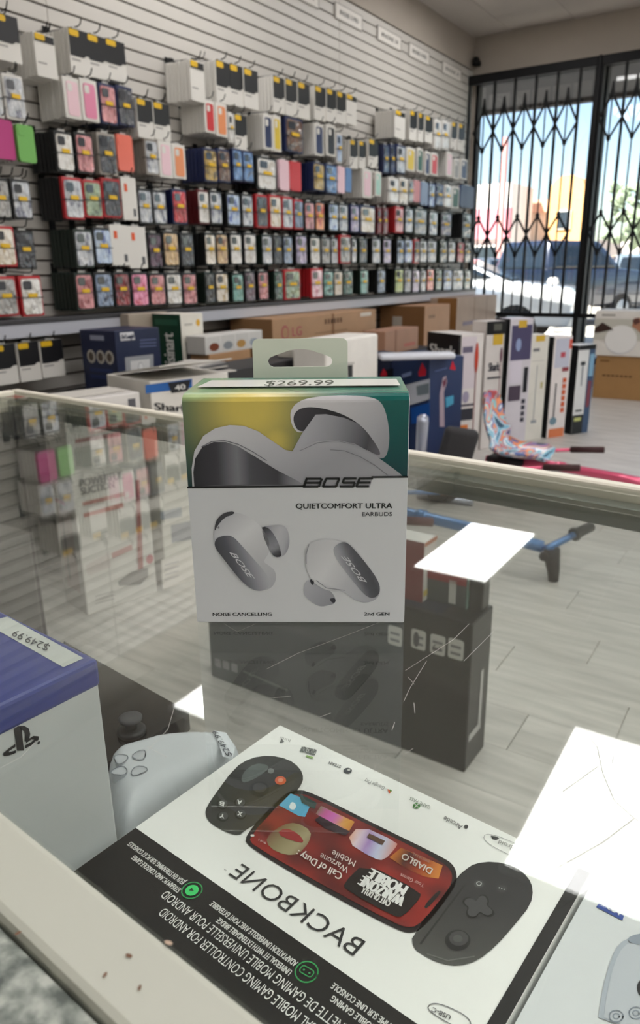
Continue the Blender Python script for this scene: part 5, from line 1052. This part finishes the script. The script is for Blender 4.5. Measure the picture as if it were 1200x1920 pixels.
# printed phone
ph = smooth_loop([(455,1570),(530,1492),(552,1482),(580,1484),(700,1545),(830,1608),(852,1624),(858,1648),(850,1670),(800,1735),(775,1752),(745,1746),(600,1668),(470,1592)], 2)
f.pxpoly(ph, '#1a1214', 2)
ps = smooth_loop([(466,1572),(532,1500),(552,1490),(580,1492),(700,1553),(826,1616),(846,1634),(848,1650),(842,1668),(794,1728),(772,1742),(745,1736),(600,1658),(476,1588)], 1)
def red_ink(u, v):
    h = (math.sin(u*310+v*140)+math.sin(u*160-v*270+2)+math.sin(u*90+v*420+1))/3; w_ = (math.sin(u*70+v*50)+1)/2
    return mixc(mixc(lin('#5a1013'), lin('#a8291f'), .5+.5*h), lin('#2a0c10'), .45*w_)
f.pxpoly(ps, red_ink, 3, gg)
f.pxpoly([(523,1512),(545,1490),(585,1505),(572,1534),(560,1532)], '#58b0d8', 4); f.pxpoly(smooth_loop([(541,1518),(546,1506),(553,1508),(556,1515),(551,1522)], 1), '#e8f3f8', 5); f.pxpoly([(560,1490),(594,1508),(590,1520),(566,1508)], '#1f3f3a', 5)
f.pxpoly([(592,1528),(602,1513),(665,1543),(655,1560),(625,1548)], pf((592, 1520), (665, 1552), [(0, '#5f7a3a'), (.25, '#c7569a'), (.5, '#d06fc0'), (.75, '#e0a53a'), (1, '#c77a3a')]), 4, gg); f.pxpoly([(590,1540),(600,1533),(655,1562),(648,1570),(610,1556)], '#2b1420', 5)
f.pxpoly(smooth_loop([(648,1580),(674,1549),(746,1582),(742,1592),(720,1616),(700,1612)], 1), pf((650, 1575), (740, 1600), [(0, '#e09a6a'), (.2, '#e6d3dc'), (.45, '#a37fc2'), (.7, '#c9d3ea'), (1, '#d08a7a')]), 4, gg); f.pxpoly([(692, 1566), (722, 1580), (717, 1588), (688, 1573)], '#5a3f30', 6)
f.pxpoly([(730,1610),(752,1592),(830,1625),(822,1650),(795,1646),(760,1630)], pf((735, 1600), (830, 1640), [(0, '#d07a2a'), (.3, '#4a1a1c'), (.6, '#a8421f'), (1, '#d88a3a')]), 4, gg); f.pxtext('DIABLO', (812, 1633), (757, 1603), (806, 1644), '#d8d0c8', 6, .01); f.pxtext('IMMORTAL', (806, 1617), (775, 1602), (804, 1622), '#a58a80', 6)
f.pxpoly(smooth_loop([(498,1572),(530,1548),(556,1544),(584,1560),(580,1582),(560,1604),(535,1606),(505,1592)], 1), pf((500, 1560), (575, 1605), [(0, '#6b2a1c'), (.35, '#8d7f5a'), (.7, '#a89c78'), (1, '#5a2018')]), 4, gg)
f.pxpoly(smooth_loop([(518,1566),(535,1554),(560,1566),(572,1584),(550,1580)], 1), '#9c2a2c', 5)
f.pxtext('Call of Duty :', (643, 1642), (560, 1597), (637, 1655), '#eadfd8', 6, .012); f.pxtext('Warzone', (655, 1630), (603, 1603), (650, 1642), '#e0d3cc', 6); f.pxtext('Mobile', (668, 1618), (625, 1597), (663, 1630), '#e0d3cc', 6)
f.pxpoly(smooth_loop([(643,1660),(684,1620),(790,1676),(786,1690),(755,1722),(740,1722),(650,1672)], 1), '#17100f', 5)
f.pxtext('CALL OF DUTY', (728, 1704), (676, 1677), (734, 1694), '#e6e4e0', 6, .03); f.pxtext('CALL OF DUTY', (730, 1693), (676, 1667), (724, 1704), '#e6e4e0', 7, .03) if False else None
f.pxtext('WARZONE', (761, 1686), (682, 1646), (750, 1704), '#efeeec', 6, .045); f.pxtext('MOBILE', (765, 1666), (698, 1632), (754, 1684), '#efeeec', 6, .045)
f.pxtext('Your Games', (796, 1662), (752, 1641), (793, 1669), '#d8b8b0', 6)
f.pxpoly(rrect(470, 1568, 477, 1572, 1.5), '#e8e4e0', 6); f.pxtext('9:41', (500, 1583), (486, 1576), (498, 1587), '#d8c8c4', 6)
f.pxpoly(smooth_loop([(794,1702),(822,1672),(828,1676),(800,1708)], 1), '#0f090a', 5)
# right printed grip
rg_ = smooth_loop([(772,1755),(858,1645),(872,1632),(890,1620),(925,1616),(965,1625),(990,1645),(1000,1668),(995,1698),(965,1735),(930,1775),(895,1803),(860,1813),(825,1808),(790,1790),(775,1778)], 1)
f.pxpoly(rg_, pf((900, 1620), (850, 1815), [(0, '#2a2a2d'), (.4, '#333335'), (.8, '#444443'), (1, '#545452')]), 2, gg)
f.line([f.P(788, 1772), f.P(872, 1660)], .0009, '#232325', 3); f.line([f.P(800, 1790), f.P(840, 1803), f.P(890, 1795)], .0006, '#6b6b69', 3)
cr = [(868,1686),(882,1683),(893,1692),(898,1680),(910,1678),(918,1690),(914,1700),(928,1710),(926,1720),(912,1722),(900,1712),(892,1724),(878,1724),(872,1714),(878,1704),(866,1696)]
f.pxpoly(smooth_loop(cr, 2), '#0e0e0f', 3); f.pxpoly(smooth_loop([(895+(x-895)*.86, 1701+(y-1701)*.86) for x, y in cr], 2), '#454547', 4)
f.pxpoly(ell(858, 1765, 24, 20, 26), '#202022', 3); f.pxpoly(ell(860, 1762, 18, 14, 22), '#454546', 4); f.pxpoly(ell(858, 1763, 9, 7, 16), '#555555', 5)
f.pxpoly(ell(898, 1659, 9.5, 7.5, 16), '#4a4b4c', 3); f.ring(f.px(ell(898, 1659, 4.5, 3.5, 10)), .0004, '#c9cac8', 4); f.pxpoly(ell(941, 1668, 10, 7, 16), '#3f4041', 3)
for k in range(3): f.pxpoly(ell(936+k*4.5, 1667+k*1.5, 1.2, 1.2, 6), '#c9cac8', 4)
# lettering of the box
f.pxtext('BACKBONE', (662, 1794), (428, 1641), (688, 1765), '#2c2c2e', 2, -.004); f.pxtext('TM', (424, 1636), (420, 1633), (425, 1633), '#2c2c2e', 2)
def icon_row(): 
    f.pxtext('luna', (545, 1388), (526, 1382), (543, 1393), '#9a9a98', 2); f.pxpoly([(524, 1394), (528, 1385), (533, 1392)], '#6f7070', 2)
    f.pxtext('GEFORCE NOW', (594, 1407), (566, 1400), (590, 1418), '#6f7270', 2, .02); f.pxpoly([(575,1417),(588,1421),(586,1424),(573,1420)], '#8fb06a', 3)
    f.pxtext('STEAM', (640, 1437), (618, 1428), (638, 1442), '#5c5d5e', 2, .01); f.pxpoly(ell(652, 1446, 8, 5.5, 16), '#4a4c50', 2); f.pxpoly(ell(654, 1445, 3, 2, 10), '#cfcfcd', 3)
    f.pxtext('Google Play', (722, 1476), (685, 1461), (719, 1483), '#8a8a88', 2); f.pxpoly([(726,1480),(735,1484),(730,1489)], '#d05a3a', 2); f.pxpoly([(730,1481),(735,1484),(732,1487)], '#5a9a4a', 3)
    f.pxtext('GAME PASS', (808, 1513), (770, 1495), (805, 1519), '#7f8a7d', 2); f.pxpoly(ell(781, 1512, 7, 5.5, 14), '#4d8a45', 2); f.line([f.P(777,1508), f.P(785,1516)], .0006, '#cfd8cc', 3); f.line([f.P(785,1508), f.P(777,1516)], .0006, '#cfd8cc', 3)
    f.pxtext('Arcade', (868, 1549), (834, 1531), (864, 1558), '#5a5a5a', 2); f.pxpoly(ell(874, 1551, 4, 3.5, 12), '#4a4a4c', 2)
    f.ring(f.px(smooth_loop([(904,1578),(912,1560),(985,1590),(990,1598),(982,1612),(974,1614)], 2)), .0003, '#8d8d8d', 2); f.pxpoly([(920,1568),(931,1570),(936,1573),(930,1576),(924,1574)], '#3a3b3d', 2); f.pxtext('android', (978, 1594), (936, 1576), (975, 1602), '#8a8a88', 2)
    f.ring(f.px(smooth_loop([(992,1616),(1000,1600),(1060,1626),(1052,1640)], 2)), .0003, '#a8a8a6', 2); f.pxtext('made for', (1022, 1612), (1005, 1605), (1020, 1617), '#a09c94', 2)
icon_row()
WT = '#e2e2df'
def bandtext(s_, u0, u1, v0, h, col=WT, bold=0.):   # text read from the far side: starts right, runs left
    q0, q1, q2 = bbp(u0, v0), bbp(u1, v0), bbp(u0, v0-h); f.text(s_, q0, q1, q2, col, 2, bold)
def uv_of(x, y): q = f.P(x, y); d = Vector((q[0]-a_.x, q[1]-a_.y, 0)); return d.dot(e1), d.dot(e2)
def pband(s_, p_start, p_end, h, bold=0.):
    u0, v0 = uv_of(*p_start); u1, v1 = uv_of(*p_end); bandtext(s_, u0, u1, (v0+v1)/2, h, WT, bold)
def pair(t_near, t_far, sn, en, sf, ef, h, dv, bold):
    v = (uv_of(*sf)[1]+uv_of(*ef)[1])/2; bandtext(t_far, uv_of(*sf)[0], uv_of(*ef)[0], v, h, WT, bold); bandtext(t_near, uv_of(*sn)[0], uv_of(*en)[0], v-dv, h, WT, bold)
pair('STREAM PC AND CONSOLE GAMES', 'JEUX EN STREAMING SUR PC ET CONSOLES', (346, 1664), (257, 1602), (352, 1652), (244, 1581), .0030, .0046, .012)
pair('UNIVERSAL FIT WITH EXTENDABLE BRIDGE', 'ADAPTATION UNIVERSELLE AVEC PONT EXTENSIBLE', (553, 1817), (416, 1718), (562, 1803), (398, 1693), .0030, .0046, .012)
pair('UNIVERSAL MOBILE GAMING CONTROLLER FOR ANDROID', 'MANETTE DE GAMING MOBILE UNIVERSELLE POUR ANDROID', (650, 1955), (322, 1693), (672, 1935), (312, 1672), .0048, .0072, 0.)
pair('PLAY MOBILE GAMING', 'COMME SUR UNE CONSOLE', (745, 1935), (628, 1865), (755, 1925), (622, 1850), .0030, .0046, .012)
for x, y in ((360, 1671), (575, 1824)):
    q = f.P(x, y); f.ring(ell(q[0], q[1], .0048, .0048, 22), .0006, '#2f9a55', 3)
    if x < 400: f.poly(ell(q[0], q[1], .0032, .0032, 18), '#3fd070', 3); f.poly([(q[0]-.001, q[1]-.001), (q[0]+.0012, q[1]), (q[0]-.001, q[1]+.001)], '#1a3a22', 4)
    else: f.ring(rrect(q[0]-.003, q[1]-.0016, q[0]+.003, q[1]+.0018, .0012, 3), .0005, '#2f9a55', 4); f.poly(ell(q[0]-.0014, q[1], .0005, .0005, 6), '#2f9a55', 4); f.poly(ell(q[0]+.0014, q[1], .0005, .0005, 6), '#2f9a55', 4)
f.ring(f.px(smooth_loop([(800,1896),(806,1882),(830,1884),(880,1908),(884,1930),(870,1936)], 2)), .0004, '#77777a', 2); f.pxtext('USB-C', (846, 1906), (812, 1890), (842, 1914), '#5a5a5c', 2, .01)
f.build('printed_artwork', bb, INK)
# white gamepad box to the right
r0 = bbp(L1+.0012, .0); r1 = bbp(L1+.0012, -WD)
gb = obj('gamepad_box', prism([bbp(L1+.002, -WD), bbp(L1+.17, -WD), bbp(L1+.17, .006), bbp(L1+.002, .006)], (0, 0, SH+.0005), Vector((1,0,0)), Vector((0,1,0)), Vector((0,0,1)), ZB-.002-SH), mat('gamepad_box_pale', '#d3d6d8', .45))
tag(gb, 'pale grey gamepad box with blue label right of the controller box', 'box')
f = Face((0, 0, ZB-.0015), (1, 0, 0), (0, 1, 0), .0002)
f.pxpoly([(1118, 1702), (1122, 1695), (1170, 1718), (1167, 1727)], '#2c4a9a', 2); f.pxpoly([(1122, 1695), (1140, 1660), (1188, 1684), (1170, 1718)], '#d5d9dc', 1); f.pxtext('PS5', (1160, 1718), (1138, 1706), (1163, 1712), '#dfe3ea', 3, .03); f.pxpoly([(1148,1712),(1145,1700),(1152,1702),(1155,1712)], '#eceef0', 3)
gp = smooth_loop([(1120,1925),(1128,1860),(1145,1800),(1160,1770),(1185,1757),(1260,1760),(1300,1800),(1300,1925)], 1)
f.pxpoly(gp, pf_ if False else '#a9b0ba', 2); f.pxpoly(smooth_loop([(1130,1925),(1138,1862),(1152,1806),(1168,1776),(1190,1766),(1260,1768),(1290,1808),(1290,1925)], 1), '#b9bec5', 3)
f.pxpoly(smooth_loop([(1180,1757),(1215,1750),(1230,1768),(1200,1775),(1176,1768)], 1), '#8e97a3', 4)
for x, y in ((1155, 1908), (1192, 1902)): f.ring(f.px(ell(x, y, 13, 11, 18)), .0005, '#7c848f', 4); f.ring(f.px(ell(x, y, 6, 5, 12)), .0005, '#8d95a0', 4)
f.pxpoly(ell(1204, 1855, 10, 16, 16), '#15161a', 4)
f.build('printed_artwork', gb, INK)
